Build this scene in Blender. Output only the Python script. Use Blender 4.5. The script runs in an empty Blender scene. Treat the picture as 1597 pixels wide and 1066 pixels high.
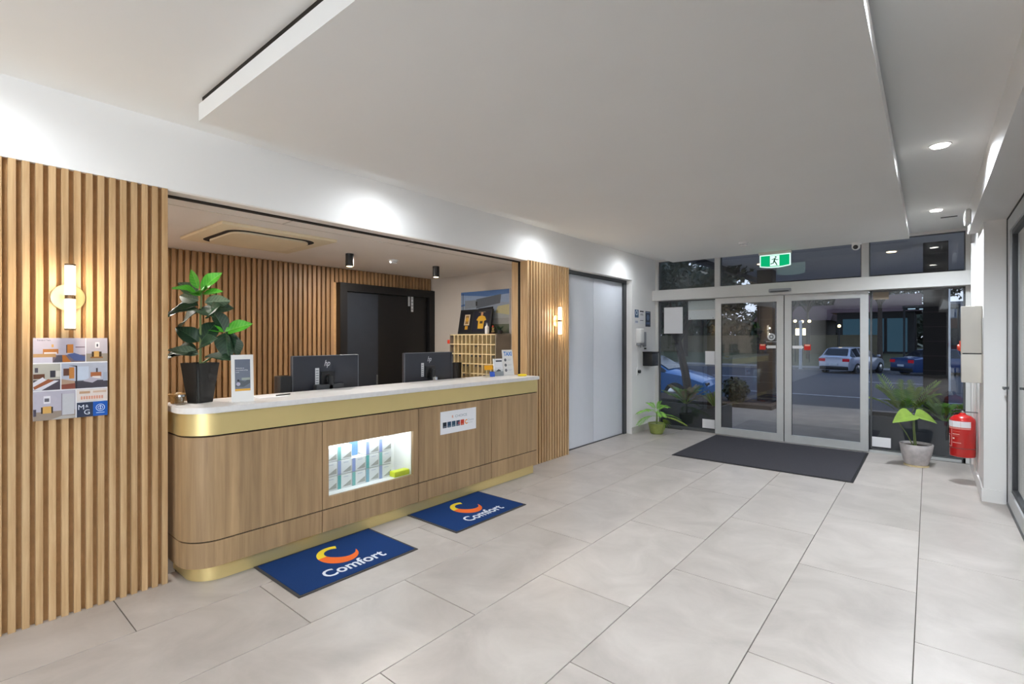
import bpy, bmesh, math, random
from mathutils import Vector, Matrix, Euler

# ------------------------------------------------------------------ camera, world, exposure
scene = bpy.context.scene
COL = scene.collection
R = math.radians
EYE = 1.4705

cam_d = bpy.data.cameras.new('camera')
cam = bpy.data.objects.new('camera', cam_d)
COL.objects.link(cam)
cam_d.sensor_fit = 'HORIZONTAL'
cam_d.sensor_width = 36.0
cam_d.lens = 776.33 / 1597 * 36.0
cam_d.shift_y = -5.167 / 1597
cam_d.clip_start = 0.05
cam_d.clip_end = 400
cam.location = (0, 0, EYE)
cam.rotation_euler = (R(90), 0, 0.69689)
scene.camera = cam

world = bpy.data.worlds.new('dusk_sky')
scene.world = world
world.use_nodes = True
wn = world.node_tree
wn.nodes.clear()
w_out = wn.nodes.new('ShaderNodeOutputWorld')
w_bg = wn.nodes.new('ShaderNodeBackground')
w_tc = wn.nodes.new('ShaderNodeTexCoord')
w_sep = wn.nodes.new('ShaderNodeSeparateXYZ')
w_ramp = wn.nodes.new('ShaderNodeValToRGB')
w_ramp.color_ramp.elements[0].position = 0.0
w_ramp.color_ramp.elements[0].color = (0.80, 0.84, 0.92, 1)
w_ramp.color_ramp.elements[1].position = 0.6
w_ramp.color_ramp.elements[1].color = (0.38, 0.52, 0.80, 1)
wn.links.new(w_tc.outputs['Generated'], w_sep.inputs[0])
wn.links.new(w_sep.outputs['Z'], w_ramp.inputs[0])
wn.links.new(w_ramp.outputs[0], w_bg.inputs['Color'])
w_bg.inputs['Strength'].default_value = 1.5
wn.links.new(w_bg.outputs[0], w_out.inputs[0])

vs = scene.view_settings
scene.display_settings.display_device = 'sRGB'
vs.view_transform = 'Standard'
vs.look = 'None'
vs.gamma = 1.0
vs.use_curve_mapping = False
vs.exposure = 0.34
scene.cycles.max_bounces = 10
scene.cycles.diffuse_bounces = 6
scene.cycles.transparent_max_bounces = 16
scene.cycles.caustics_reflective = False
scene.cycles.sample_clamp_indirect = 4.0

SIDE_FILL_W = 210     # added fill light out of view, behind the camera
DOWN_W = 200             # recessed downlights, right strip
WASH_W = 34             # wall washers in the gap left of the ceiling raft
OFFICE_W = 22


def lamp(name, kind, loc, power, color=(1, 1, 1), parent=None, **kw):
    d = bpy.data.lights.new(name, kind)
    d.energy = power
    d.color = color
    for k, v in kw.items():
        setattr(d, k, v)
    o = bpy.data.objects.new(name, d)
    COL.objects.link(o)
    o.location = loc
    if parent is not None:
        o.parent = parent
        o.location = Vector(loc) - ORG.get(parent, Vector((0, 0, 0)))
    return o


ORG = {}
# added fill, unseen behind the camera: soft light along the whole room
lamp('side_fill_light', 'AREA', (1.3, -4.6, 1.3), SIDE_FILL_W, (0.86, 0.937, 1.0), shape='RECTANGLE', size=6.0, size_y=2.3).rotation_euler = (R(90), 0, R(90))
# the bright room on the other side of the right-hand glass door
lamp('side_room_light', 'AREA', (1.9, 2.6, 2.7), 120, (0.93, 0.96, 1.0), shape='RECTANGLE', size=1.2, size_y=4.0)

# ------------------------------------------------------------------ materials
MATS = {}


def lin(c):
    if isinstance(c, str):
        c = c.lstrip('#')
        c = [int(c[i:i + 2], 16) / 255 for i in (0, 2, 4)]
        c = [x / 12.92 if x <= 0.04045 else ((x + 0.055) / 1.055) ** 2.4 for x in c]
    return (c[0], c[1], c[2], 1)


def new_mat(name):
    m = bpy.data.materials.new(name)
    m.use_nodes = True
    nt = m.node_tree
    b = nt.nodes['Principled BSDF']
    MATS[name] = m
    return m, nt, b


def plain(name, col, rough=0.5, metal=0.0, var=0.06, scale=8.0, spec=0.5, emit=0.0, coat=0.0, bump=0.0):
    """principled material whose colour is gently broken up by noise"""
    m, nt, b = new_mat(name)
    c = lin(col)
    b.inputs['Roughness'].default_value = rough
    b.inputs['Metallic'].default_value = metal
    b.inputs['Specular IOR Level'].default_value = spec
    b.inputs['Coat Weight'].default_value = coat
    tc = nt.nodes.new('ShaderNodeTexCoord')
    nz = nt.nodes.new('ShaderNodeTexNoise')
    nz.inputs['Scale'].default_value = scale
    nz.inputs['Detail'].default_value = 3
    rp = nt.nodes.new('ShaderNodeValToRGB')
    rp.color_ramp.elements[0].position = 0.3
    rp.color_ramp.elements[1].position = 0.7
    rp.color_ramp.elements[0].color = tuple(x * (1 - var) for x in c[:3]) + (1,)
    rp.color_ramp.elements[1].color = tuple(min(1, x * (1 + var)) for x in c[:3]) + (1,)
    nt.links.new(tc.outputs['Object'], nz.inputs['Vector'])
    nt.links.new(nz.outputs['Fac'], rp.inputs[0])
    nt.links.new(rp.outputs[0], b.inputs['Base Color'])
    if emit:
        nt.links.new(rp.outputs[0], b.inputs['Emission Color'])
        b.inputs['Emission Strength'].default_value = emit
    if bump:
        bp = nt.nodes.new('ShaderNodeBump')
        bp.inputs['Strength'].default_value = bump
        bp.inputs['Distance'].default_value = 0.004
        nt.links.new(nz.outputs['Fac'], bp.inputs['Height'])
        nt.links.new(bp.outputs[0], b.inputs['Normal'])
    return m


def wood(name, dark, light, stretch, rough=0.45, rnd=0.12, band=None, grain=1.0):
    """oak: fine stretched grain, tone per object, optional plank bands along local axis"""
    m, nt, b = new_mat(name)
    N, L = nt.nodes.new, nt.links.new
    b.inputs['Roughness'].default_value = rough
    b.inputs['Specular IOR Level'].default_value = 0.35
    tc = N('ShaderNodeTexCoord')
    oi = N('ShaderNodeObjectInfo')
    off = N('ShaderNodeVectorMath'); off.operation = 'SCALE'; off.inputs['Scale'].default_value = 13.0
    cv = N('ShaderNodeCombineXYZ')
    L(oi.outputs['Random'], cv.inputs[0]); L(oi.outputs['Random'], cv.inputs[2])
    L(cv.outputs[0], off.inputs[0])
    mp = N('ShaderNodeMapping'); mp.inputs['Scale'].default_value = stretch
    ad = N('ShaderNodeVectorMath'); ad.operation = 'ADD'
    L(tc.outputs['Object'], mp.inputs['Vector'])
    L(mp.outputs[0], ad.inputs[0]); L(off.outputs[0], ad.inputs[1])
    nz = N('ShaderNodeTexNoise'); nz.inputs['Scale'].default_value = 1.0; nz.inputs['Detail'].default_value = 6; nz.inputs['Roughness'].default_value = 0.62
    nz.inputs['Distortion'].default_value = 0.25
    L(ad.outputs[0], nz.inputs['Vector'])
    rp = N('ShaderNodeValToRGB')
    rp.color_ramp.elements[0].position = 0.5 - 0.22 / grain; rp.color_ramp.elements[1].position = 0.5 + 0.22 / grain
    rp.color_ramp.elements[0].color = lin(dark); rp.color_ramp.elements[1].color = lin(light)
    L(nz.outputs['Fac'], rp.inputs[0])
    hsv = N('ShaderNodeHueSaturation')
    L(rp.outputs[0], hsv.inputs['Color'])
    val = N('ShaderNodeMapRange')
    val.inputs['To Min'].default_value = 1 - rnd; val.inputs['To Max'].default_value = 1 + rnd
    if band:
        sp = N('ShaderNodeSeparateXYZ'); L(tc.outputs['Object'], sp.inputs[0])
        sx = N('ShaderNodeMath'); sx.operation = 'SUBTRACT'; L(sp.outputs[1], sx.inputs[0]); L(sp.outputs[0], sx.inputs[1])
        q = N('ShaderNodeMath'); q.operation = 'MULTIPLY'; q.inputs[1].default_value = 1 / band; L(sx.outputs[0], q.inputs[0])
        fl = N('ShaderNodeMath'); fl.operation = 'FLOOR'; L(q.outputs[0], fl.inputs[0])
        wnz = N('ShaderNodeTexWhiteNoise'); wnz.noise_dimensions = '1D'; L(fl.outputs[0], wnz.inputs['W'])
        L(wnz.outputs['Value'], val.inputs['Value'])
    else:
        L(oi.outputs['Random'], val.inputs['Value'])
    L(val.outputs[0], hsv.inputs['Value'])
    L(hsv.outputs[0], b.inputs['Base Color'])
    bp = N('ShaderNodeBump'); bp.inputs['Strength'].default_value = 0.15; bp.inputs['Distance'].default_value = 0.002
    L(nz.outputs['Fac'], bp.inputs['Height']); L(bp.outputs[0], b.inputs['Normal'])
    return m


def glass(name, tint=(0.62, 0.66, 0.68), refl=1.0, f0=0.045):
    m = bpy.data.materials.new(name)
    m.use_nodes = True
    nt = m.node_tree
    nt.nodes.clear()
    N, L = nt.nodes.new, nt.links.new
    out = N('ShaderNodeOutputMaterial')
    mix = N('ShaderNodeMixShader')
    tr = N('ShaderNodeBsdfTransparent'); tr.inputs[0].default_value = (*tint, 1)
    gl = N('ShaderNodeBsdfGlossy'); gl.inputs['Roughness'].default_value = 0.0; gl.inputs['Color'].default_value = (refl, refl, refl, 1)
    lw = N('ShaderNodeLayerWeight'); lw.inputs['Blend'].default_value = 0.5
    pw = N('ShaderNodeMath'); pw.operation = 'POWER'; pw.inputs[1].default_value = 5.0
    ml = N('ShaderNodeMath'); ml.operation = 'MULTIPLY_ADD'; ml.inputs[1].default_value = 1 - f0; ml.inputs[2].default_value = f0
    L(lw.outputs['Facing'], pw.inputs[0]); L(pw.outputs[0], ml.inputs[0]); L(ml.outputs[0], mix.inputs['Fac'])
    L(tr.outputs[0], mix.inputs[1]); L(gl.outputs[0], mix.inputs[2]); L(mix.outputs[0], out.inputs[0])
    MATS[name] = m
    return m


def emis(name, col, strength):
    m = bpy.data.materials.new(name)
    m.use_nodes = True
    nt = m.node_tree
    nt.nodes.clear()
    out = nt.nodes.new('ShaderNodeOutputMaterial')
    e = nt.nodes.new('ShaderNodeEmission')
    e.inputs[0].default_value = lin(col)
    e.inputs[1].default_value = strength
    nt.links.new(e.outputs[0], out.inputs[0])
    MATS[name] = m
    return m


def tile_mat():
    m, nt, b = new_mat('porcelain_tile')
    N, L = nt.nodes.new, nt.links.new
    tc = N('ShaderNodeTexCoord'); oi = N('ShaderNodeObjectInfo')
    cv = N('ShaderNodeCombineXYZ'); L(oi.outputs['Random'], cv.inputs[0]); L(oi.outputs['Random'], cv.inputs[1])
    sc = N('ShaderNodeVectorMath'); sc.operation = 'SCALE'; sc.inputs['Scale'].default_value = 31.0; L(cv.outputs[0], sc.inputs[0])
    ad = N('ShaderNodeVectorMath'); ad.operation = 'ADD'; L(tc.outputs['Object'], ad.inputs[0]); L(sc.outputs[0], ad.inputs[1])
    n1 = N('ShaderNodeTexNoise'); n1.inputs['Scale'].default_value = 2.6; n1.inputs['Detail'].default_value = 6; n1.inputs['Roughness'].default_value = 0.6; n1.inputs['Distortion'].default_value = 0.6
    L(ad.outputs[0], n1.inputs['Vector'])
    rp = N('ShaderNodeValToRGB')
    rp.color_ramp.elements[0].position = 0.3; rp.color_ramp.elements[0].color = lin('#a8a09a')
    rp.color_ramp.elements[1].position = 0.72; rp.color_ramp.elements[1].color = lin('#c1b9b3')
    L(n1.outputs['Fac'], rp.inputs[0])
    hs = N('ShaderNodeHueSaturation'); mr = N('ShaderNodeMapRange'); mr.inputs['To Min'].default_value = 0.96; mr.inputs['To Max'].default_value = 1.03
    L(oi.outputs['Random'], mr.inputs['Value']); L(mr.outputs[0], hs.inputs['Value']); L(rp.outputs[0], hs.inputs['Color'])
    L(hs.outputs[0], b.inputs['Base Color'])
    r2 = N('ShaderNodeMapRange'); r2.inputs['To Min'].default_value = 0.3; r2.inputs['To Max'].default_value = 0.44; L(n1.outputs['Fac'], r2.inputs['Value'])
    L(r2.outputs[0], b.inputs['Roughness'])
    b.inputs['Specular IOR Level'].default_value = 0.5
    return m


tile_mat()
plain('grout', '#625c56', 0.9)
plain('white_paint', '#f4f3f2', 0.65, var=0.01, scale=2, spec=0.3)
plain('ceiling_paint', '#f3f3f2', 0.8, var=0.01, scale=2, spec=0.2)
plain('office_ceiling', '#ece5de', 0.8, var=0.02, scale=2, spec=0.2)
plain('office_paint', '#c6bdb3', 0.8, var=0.02, scale=2)
plain('cassette_cream', '#e3d3b4', 0.5, var=0.02)
plain('skirting_tile', '#bdbab5', 0.45, var=0.04)
wood('oak_slat', '#a9855a', '#cdae85', (45, 45, 2.2), rnd=0.10)
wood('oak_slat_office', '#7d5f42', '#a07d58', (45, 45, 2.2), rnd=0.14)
wood('oak_panel', '#8b7154', '#ae916d', (26, 26, 1.3), rnd=0.12, band=0.135)
plain('slat_backing', '#b48e60', 0.8, var=0.1, scale=20)
plain('brass', '#ecd597', 0.40, metal=0.72, var=0.03, scale=3)
plain('brass_dark', '#5a4630', 0.5, metal=0.5)
plain('stone_top', '#e3e1e0', 0.3, var=0.04, scale=30)
plain('shade_and_slot_black', '#1c130c', 0.9)  # shade put into gaps and seams; also black tracks and slots
plain('black_metal', '#151515', 0.45)
plain('charcoal_frame', '#3a3c40', 0.5)
plain('lift_panel', '#dfe3ec', 0.35, var=0.01)
plain('black_door', '#0b0b0d', 0.45)
plain('navy_door', '#262b33', 0.4)
plain('aluminium', '#c8cacb', 0.4, metal=0.35, var=0.03)
plain('aluminium_white', '#d9d8d6', 0.4, metal=0.0, var=0.02)
plain('aluminium_dark', '#5a5c5e', 0.45, metal=0.3)
glass('window_glass', (0.74, 0.77, 0.80))
glass('clear_glass', (0.93, 0.95, 0.95))
glass('door_glass', (0.86, 0.9, 0.92), f0=0.08)
plain('rubber', '#17181a', 0.7)
plain('mat_charcoal', '#414045', 0.95, var=0.35, scale=260, spec=0.1, bump=0.5)
plain('mat_blue', '#1c3768', 0.95, var=0.16, scale=220, spec=0.1, bump=0.4)
plain('mat_edge', '#3b3735', 0.85)
plain('logo_yellow', '#ead02c', 0.9, var=0.1, scale=200)
plain('logo_orange', '#e2661c', 0.9, var=0.1, scale=200)
plain('logo_white', '#d5dbe6', 0.9, var=0.08, scale=200)
plain('white_plastic', '#e9e9e8', 0.4, var=0.01)
plain('off_white_plastic', '#d8d3ca', 0.45, var=0.02)
plain('grey_plastic', '#8f9096', 0.5)
plain('black_plastic', '#141518', 0.4)
plain('monitor_back', '#2a2d36', 0.45, var=0.05)
plain('monitor_rim', '#7d828a', 0.4, metal=0.6)
plain('chrome', '#c8c8c8', 0.2, metal=1.0)
plain('paper', '#eeeef2', 0.7, var=0.01)
plain('pot_black', '#1b1b1b', 0.55, var=0.15)
plain('pot_green', '#8a9450', 0.35, var=0.12, scale=14)
plain('pot_stone', '#b4afaf', 0.8, var=0.14, scale=18, bump=0.2)
plain('soil', '#2a1f17', 0.95, var=0.4, scale=60)
plain('leaf_lime', '#809c40', 0.4, var=0.15, scale=12)
plain('leaf_palm', '#8cc452', 0.45, var=0.25, scale=10)
plain('leaf_palm_yellow', '#a3bf48', 0.45, var=0.25, scale=10)
plain('leaf_outdoor', '#a9c862', 0.55, var=0.35, scale=6)
plain('leaf_dry', '#a98f58', 0.6, var=0.3, scale=8)
plain('leaf_brown', '#8c6a44', 0.6, var=0.3, scale=8)
plain('stem', '#6a7a45', 0.6, var=0.2)
plain('bark', '#4a4038', 0.9, var=0.3, scale=14, bump=0.5)
plain('tree_leaf', '#3a4230', 0.7, var=0.4, scale=1.2)
plain('tree_leaf_brown', '#5a4c34', 0.7, var=0.4, scale=1.2)
plain('rack_back', '#564b3f', 0.8, var=0.1)
plain('rack_wood', '#d0be96', 0.6, var=0.12, scale=10)
plain('rack_side', '#877b6d', 0.6, var=0.05)
plain('red_paint', '#b3120f', 0.25, var=0.04, coat=0.5)
plain('red_plastic', '#c53a22', 0.4)
plain('yellow_plastic', '#e2c813', 0.4)
plain('lime_card', '#c6cf10', 0.5)
plain('wicker', '#b0884e', 0.8, var=0.3, scale=60)
emis('light_disc', '#fff8ee', 14)
emis('light_disc_warm', '#ffdca8', 9)
emis('tube_glow', '#fff0d8', 5.5)
emis('strip_glow', '#f3faff', 9)
emis('exit_green', '#0fb877', 0.75)
emis('exit_white', '#d9fff0', 0.95)
emis('lamp_warm', '#ffdf9a', 12)
emis('shop_blue', '#7db4d2', 0.17)
emis('shop_white', '#cfeeff', 1.1)
emis('tail_red', '#e0304a', 0.35)
# outdoors
plain('concrete', '#8c8784', 0.85, var=0.12, scale=3)
plain('asphalt', '#2f3542', 0.85, var=0.15, scale=5)
plain('kerb_concrete', '#8f8c88', 0.85, var=0.1)
plain('verge_grass', '#5c5b3f', 0.95, var=0.35, scale=4)
plain('garden_mulch', '#4a3b30', 0.95, var=0.4, scale=18)
plain('road_paint', '#b9bdc4', 0.8)
plain('planter_grey', '#46474b', 0.7, var=0.08)
plain('canopy_soffit', '#dededf', 0.7, var=0.05)
plain('canopy_fascia', '#3c3b3e', 0.6)
plain('column_brown', '#2c2726', 0.75, var=0.1)
plain('column_joint', '#5a5250', 0.8)
plain('fence_beige', '#6f6854', 0.9, var=0.12, scale=2)
plain('house_wall', '#54493f', 0.9, var=0.1)
plain('house_roof', '#5a3b38', 0.8, var=0.15, scale=3)
plain('maroon_wall', '#4f2028', 0.85, var=0.1)
plain('dark_trim', '#24262a', 0.7)
plain('car_blue', '#2f7fc8', 0.25, coat=0.6, var=0.02)
plain('car_silver', '#b3b8c6', 0.28, metal=0.4, coat=0.6, var=0.02)
plain('car_navy', '#24406f', 0.25, coat=0.7, var=0.02)
plain('car_glass', '#151c26', 0.08, var=0.02)
plain('plate', '#d8dde2', 0.5)


def leaf_mat(name, col, vein, rough, coat=0.2):
    """leaf blade with a paler midrib and slanted side veins, in the leaf's own coordinates"""
    m, nt, b = new_mat(name)
    N, L = nt.nodes.new, nt.links.new
    tc = N('ShaderNodeTexCoord'); sp = N('ShaderNodeSeparateXYZ'); L(tc.outputs['Object'], sp.inputs[0])
    ab = N('ShaderNodeMath'); ab.operation = 'ABSOLUTE'; L(sp.outputs[1], ab.inputs[0])
    sl_ = N('ShaderNodeMath'); sl_.operation = 'MULTIPLY_ADD'; sl_.inputs[1].default_value = -0.9; L(ab.outputs[0], sl_.inputs[0]); L(sp.outputs[0], sl_.inputs[2])
    fr_ = N('ShaderNodeMath'); fr_.operation = 'PINGPONG'; fr_.inputs[1].default_value = 0.011; L(sl_.outputs[0], fr_.inputs[0])
    v1 = N('ShaderNodeMath'); v1.operation = 'LESS_THAN'; v1.inputs[1].default_value = 0.0011; L(fr_.outputs[0], v1.inputs[0])
    v2 = N('ShaderNodeMath'); v2.operation = 'LESS_THAN'; v2.inputs[1].default_value = 0.0022; L(ab.outputs[0], v2.inputs[0])
    mx = N('ShaderNodeMath'); mx.operation = 'MAXIMUM'; L(v1.outputs[0], mx.inputs[0]); L(v2.outputs[0], mx.inputs[1])
    nz = N('ShaderNodeTexNoise'); nz.inputs['Scale'].default_value = 14; L(tc.outputs['Object'], nz.inputs['Vector'])
    rp = N('ShaderNodeValToRGB'); c = lin(col)
    rp.color_ramp.elements[0].position = 0.3; rp.color_ramp.elements[0].color = tuple(x * 0.75 for x in c[:3]) + (1,)
    rp.color_ramp.elements[1].position = 0.7; rp.color_ramp.elements[1].color = tuple(x * 1.25 for x in c[:3]) + (1,)
    L(nz.outputs['Fac'], rp.inputs[0])
    mix = N('ShaderNodeMix'); mix.data_type = 'RGBA'; mix.inputs[7].default_value = lin(vein)
    L(mx.outputs[0], mix.inputs[0]); L(rp.outputs[0], mix.inputs[6])
    L(mix.outputs[2], b.inputs['Base Color'])
    b.inputs['Roughness'].default_value = rough
    b.inputs['Coat Weight'].default_value = coat
    return m


leaf_mat('leaf_dark', '#1f3b28', '#42603f', 0.5, 0.0)
leaf_mat('leaf_bright', '#4fae2c', '#7cc44c', 0.45, 0.05)
leaf_mat('leaf_under', '#566a54', '#86967f', 0.5, 0.0)
INKS = {}


def ink(col):
    if col not in INKS:
        INKS[col] = plain('ink_' + col.lstrip('#'), col, 0.45, var=0.03, scale=40, spec=0.3)
    return INKS[col]


# ------------------------------------------------------------------ mesh helpers
class MB:
    def __init__(self):
        self.bm = bmesh.new()

    def box(self, x0, x1, y0, y1, z0, z1, bevel=0.0, seg=2):
        bm = self.bm
        v = [bm.verts.new((x, y, z)) for z in (z0, z1) for y in (y0, y1) for x in (x0, x1)]
        fs = [(0, 2, 3, 1), (4, 5, 7, 6), (0, 1, 5, 4), (2, 6, 7, 3), (0, 4, 6, 2), (1, 3, 7, 5)]
        faces = [bm.faces.new([v[i] for i in f]) for f in fs]
        if bevel > 0:
            edges = list({e for f in faces for e in f.edges})
            bmesh.ops.bevel(bm, geom=edges, offset=bevel, segments=seg, profile=0.5, affect='EDGES')
        return self

    def cone(self, p0, p1, r0, r1=None, seg=20, caps=True):
        bm = self.bm
        r1 = r0 if r1 is None else r1
        p0, p1 = Vector(p0), Vector(p1)
        a = (p1 - p0).normalized()
        t = Vector((1, 0, 0)) if abs(a.x) < 0.9 else Vector((0, 1, 0))
        u = a.cross(t).normalized(); w = a.cross(u)
        ra = [bm.verts.new(p0 + (u * math.cos(2 * math.pi * i / seg) + w * math.sin(2 * math.pi * i / seg)) * r0) for i in range(seg)]
        rb = [bm.verts.new(p1 + (u * math.cos(2 * math.pi * i / seg) + w * math.sin(2 * math.pi * i / seg)) * r1) for i in range(seg)]
        for i in range(seg):
            j = (i + 1) % seg
            bm.faces.new((ra[i], ra[j], rb[j], rb[i]))
        if caps:
            bm.faces.new(ra[::-1]); bm.faces.new(rb)
        return self

    def lathe(self, c, prof, seg=28, axis='z', sx=1.0, sy=1.0):
        """prof: list of (radius, height); axis z or x (height along +axis)"""
        bm = self.bm
        rings = []
        for r, h in prof:
            ring = []
            for i in range(seg):
                a = 2 * math.pi * i / seg
                p, q = r * math.cos(a) * sx, r * math.sin(a) * sy
                co = (c[0] + p, c[1] + q, c[2] + h) if axis == 'z' else ((c[0] + h, c[1] + p, c[2] + q) if axis == 'x' else (c[0] + p, c[1] + h, c[2] - q))
                ring.append(bm.verts.new(co))
            rings.append(ring)
        for a, b in zip(rings, rings[1:]):
            for i in range(seg):
                j = (i + 1) % seg
                bm.faces.new((a[i], a[j], b[j], b[i]))
        bm.faces.new(rings[0][::-1]); bm.faces.new(rings[-1])
        return self

    def prism(self, pts, z0, z1):
        """horizontal polygon (ccw) extruded in z"""
        bm = self.bm
        a = [bm.verts.new((x, y, z0)) for x, y in pts]
        b = [bm.verts.new((x, y, z1)) for x, y in pts]
        n = len(pts)
        for i in range(n):
            j = (i + 1) % n
            bm.faces.new((a[i], a[j], b[j], b[i]))
        bm.faces.new(a[::-1]); bm.faces.new(b)
        return self

    def ext(self, pts, vec):
        """any planar 3d polygon extruded along vec"""
        bm = self.bm
        vec = Vector(vec)
        a = [bm.verts.new(Vector(p)) for p in pts]
        b = [bm.verts.new(Vector(p) + vec) for p in pts]
        n = len(pts)
        for i in range(n):
            j = (i + 1) % n
            bm.faces.new((a[i], a[j], b[j], b[i]))
        bm.faces.new(a[::-1]); bm.faces.new(b)
        return self

    def tube(self, pts, r, seg=8, r1=None):
        bm = self.bm
        pts = [Vector(p) for p in pts]
        n = len(pts)
        rings = []
        for k, p in enumerate(pts):
            t = (pts[min(k + 1, n - 1)] - pts[max(k - 1, 0)]).normalized()
            ref = Vector((0, 0, 1)) if abs(t.z) < 0.9 else Vector((1, 0, 0))
            u = t.cross(ref).normalized(); w = t.cross(u)
            rr = r if r1 is None else r + (r1 - r) * k / (n - 1)
            rings.append([bm.verts.new(p + (u * math.cos(2 * math.pi * i / seg) + w * math.sin(2 * math.pi * i / seg)) * rr) for i in range(seg)])
        for a, b in zip(rings, rings[1:]):
            for i in range(seg):
                j = (i + 1) % seg
                bm.faces.new((a[i], a[j], b[j], b[i]))
        bm.faces.new(rings[0][::-1]); bm.faces.new(rings[-1])
        return self

    def quad(self, *p):
        self.bm.faces.new([self.bm.verts.new(Vector(q)) for q in p])
        return self

    def sphere(self, c, r, u=16, v=10, sc=(1, 1, 1)):
        m = Matrix.Translation(Vector(c)) @ Matrix.Diagonal((r * sc[0], r * sc[1], r * sc[2], 1))
        bmesh.ops.create_uvsphere(self.bm, u_segments=u, v_segments=v, radius=1, matrix=m)
        return self

    def torus(self, c, R0, r, axis='z', seg=28, ms=8, sx=1, sy=1):
        bm = self.bm
        rings = []
        for i in range(seg):
            a = 2 * math.pi * i / seg
            ring = []
            for j in range(ms):
                b = 2 * math.pi * j / ms
                p, q, h = (R0 + r * math.cos(b)) * math.cos(a) * sx, (R0 + r * math.cos(b)) * math.sin(a) * sy, r * math.sin(b)
                co = (p, q, h) if axis == 'z' else ((h, p, q) if axis == 'x' else (p, h, q))
                ring.append(bm.verts.new(Vector(c) + Vector(co)))
            rings.append(ring)
        for i in range(seg):
            a, b = rings[i], rings[(i + 1) % seg]
            for j in range(ms):
                k = (j + 1) % ms
                bm.faces.new((a[j], b[j], b[k], a[k]))
        return self

    def mesh(self, name, mat, org=(0, 0, 0), smooth=True):
        bm = self.bm
        bmesh.ops.recalc_face_normals(bm, faces=bm.faces)
        bmesh.ops.translate(bm, verts=bm.verts, vec=-Vector(org))
        me = bpy.data.meshes.new(name)
        bm.to_mesh(me)
        bm.free()
        if mat is not None:
            me.materials.append(MATS[mat] if isinstance(mat, str) else mat)
        if smooth:
            for p in me.polygons:
                p.use_smooth = True
            me.set_sharp_from_angle(angle=R(32))
        return me

    def build(self, name, mat, parent=None, org=None, smooth=True):
        """link as ONE mesh object; coordinates are world coordinates"""
        if parent is not None:
            o0 = ORG[parent]
        else:
            o0 = Vector(org) if org is not None else Vector((0, 0, 0))
        me = self.mesh(name, mat, o0, smooth)
        o = bpy.data.objects.new(name, me)
        COL.objects.link(o)
        ORG[o] = o0
        if parent is not None:
            o.parent = parent
        else:
            o.location = o0
        return o


def tag(o, label=None, cat=None, group=None, kind=None):
    if label: o['label'] = label
    if cat: o['category'] = cat
    if group: o['group'] = group
    if kind: o['kind'] = kind
    return o


def empty(name, loc, label=None, cat=None, group=None, kind=None):
    o = bpy.data.objects.new(name, None)
    COL.objects.link(o)
    o.location = loc
    o.empty_display_size = 0.1
    ORG[o] = Vector(loc)
    return tag(o, label, cat, group, kind)


def struct(o):
    o['kind'] = 'structure'
    return o


def inst(name, me, parent, mtx):
    """object sharing a mesh, placed by a matrix given in world space"""
    o = bpy.data.objects.new(name, me)
    COL.objects.link(o)
    o.parent = parent
    o.matrix_local = Matrix.Translation(-ORG[parent]) @ mtx
    ORG[o] = ORG[parent]
    return o


def copy_tree(root, loc=None, rot=None, **kw):
    c = root.copy(); COL.objects.link(c)
    ORG[c] = Vector(loc) if loc is not None else ORG[root]
    if loc is not None: c.location = loc
    if rot is not None: c.rotation_euler = rot
    for ch in list(root.children):
        d = ch.copy(); COL.objects.link(d); d.parent = c
        for g in list(ch.children):
            e = g.copy(); COL.objects.link(e); e.parent = d
    tag(c, **kw)
    return c


# ---- flat print: coloured shapes lying in a plane, one mesh
FONT_CACHE = {}


def glyphs(txt, bold=0.0, shear=0.0):
    key = (txt, bold, shear)
    if key not in FONT_CACHE:
        cu = bpy.data.curves.new('lettering', 'FONT')
        cu.body = txt
        cu.size = 1.0
        cu.offset = bold
        cu.shear = shear
        cu.resolution_u = 3
        ob = bpy.data.objects.new('lettering', cu)
        COL.objects.link(ob)
        bpy.context.view_layer.update()
        me = bpy.data.meshes.new_from_object(ob.evaluated_get(bpy.context.evaluated_depsgraph_get()))
        vs_ = [tuple(v.co[:2]) for v in me.vertices]
        fs_ = [tuple(p.vertices) for p in me.polygons]
        bpy.data.objects.remove(ob); bpy.data.curves.remove(cu); bpy.data.meshes.remove(me)
        FONT_CACHE[key] = (vs_, fs_)
    return FONT_CACHE[key]


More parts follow.
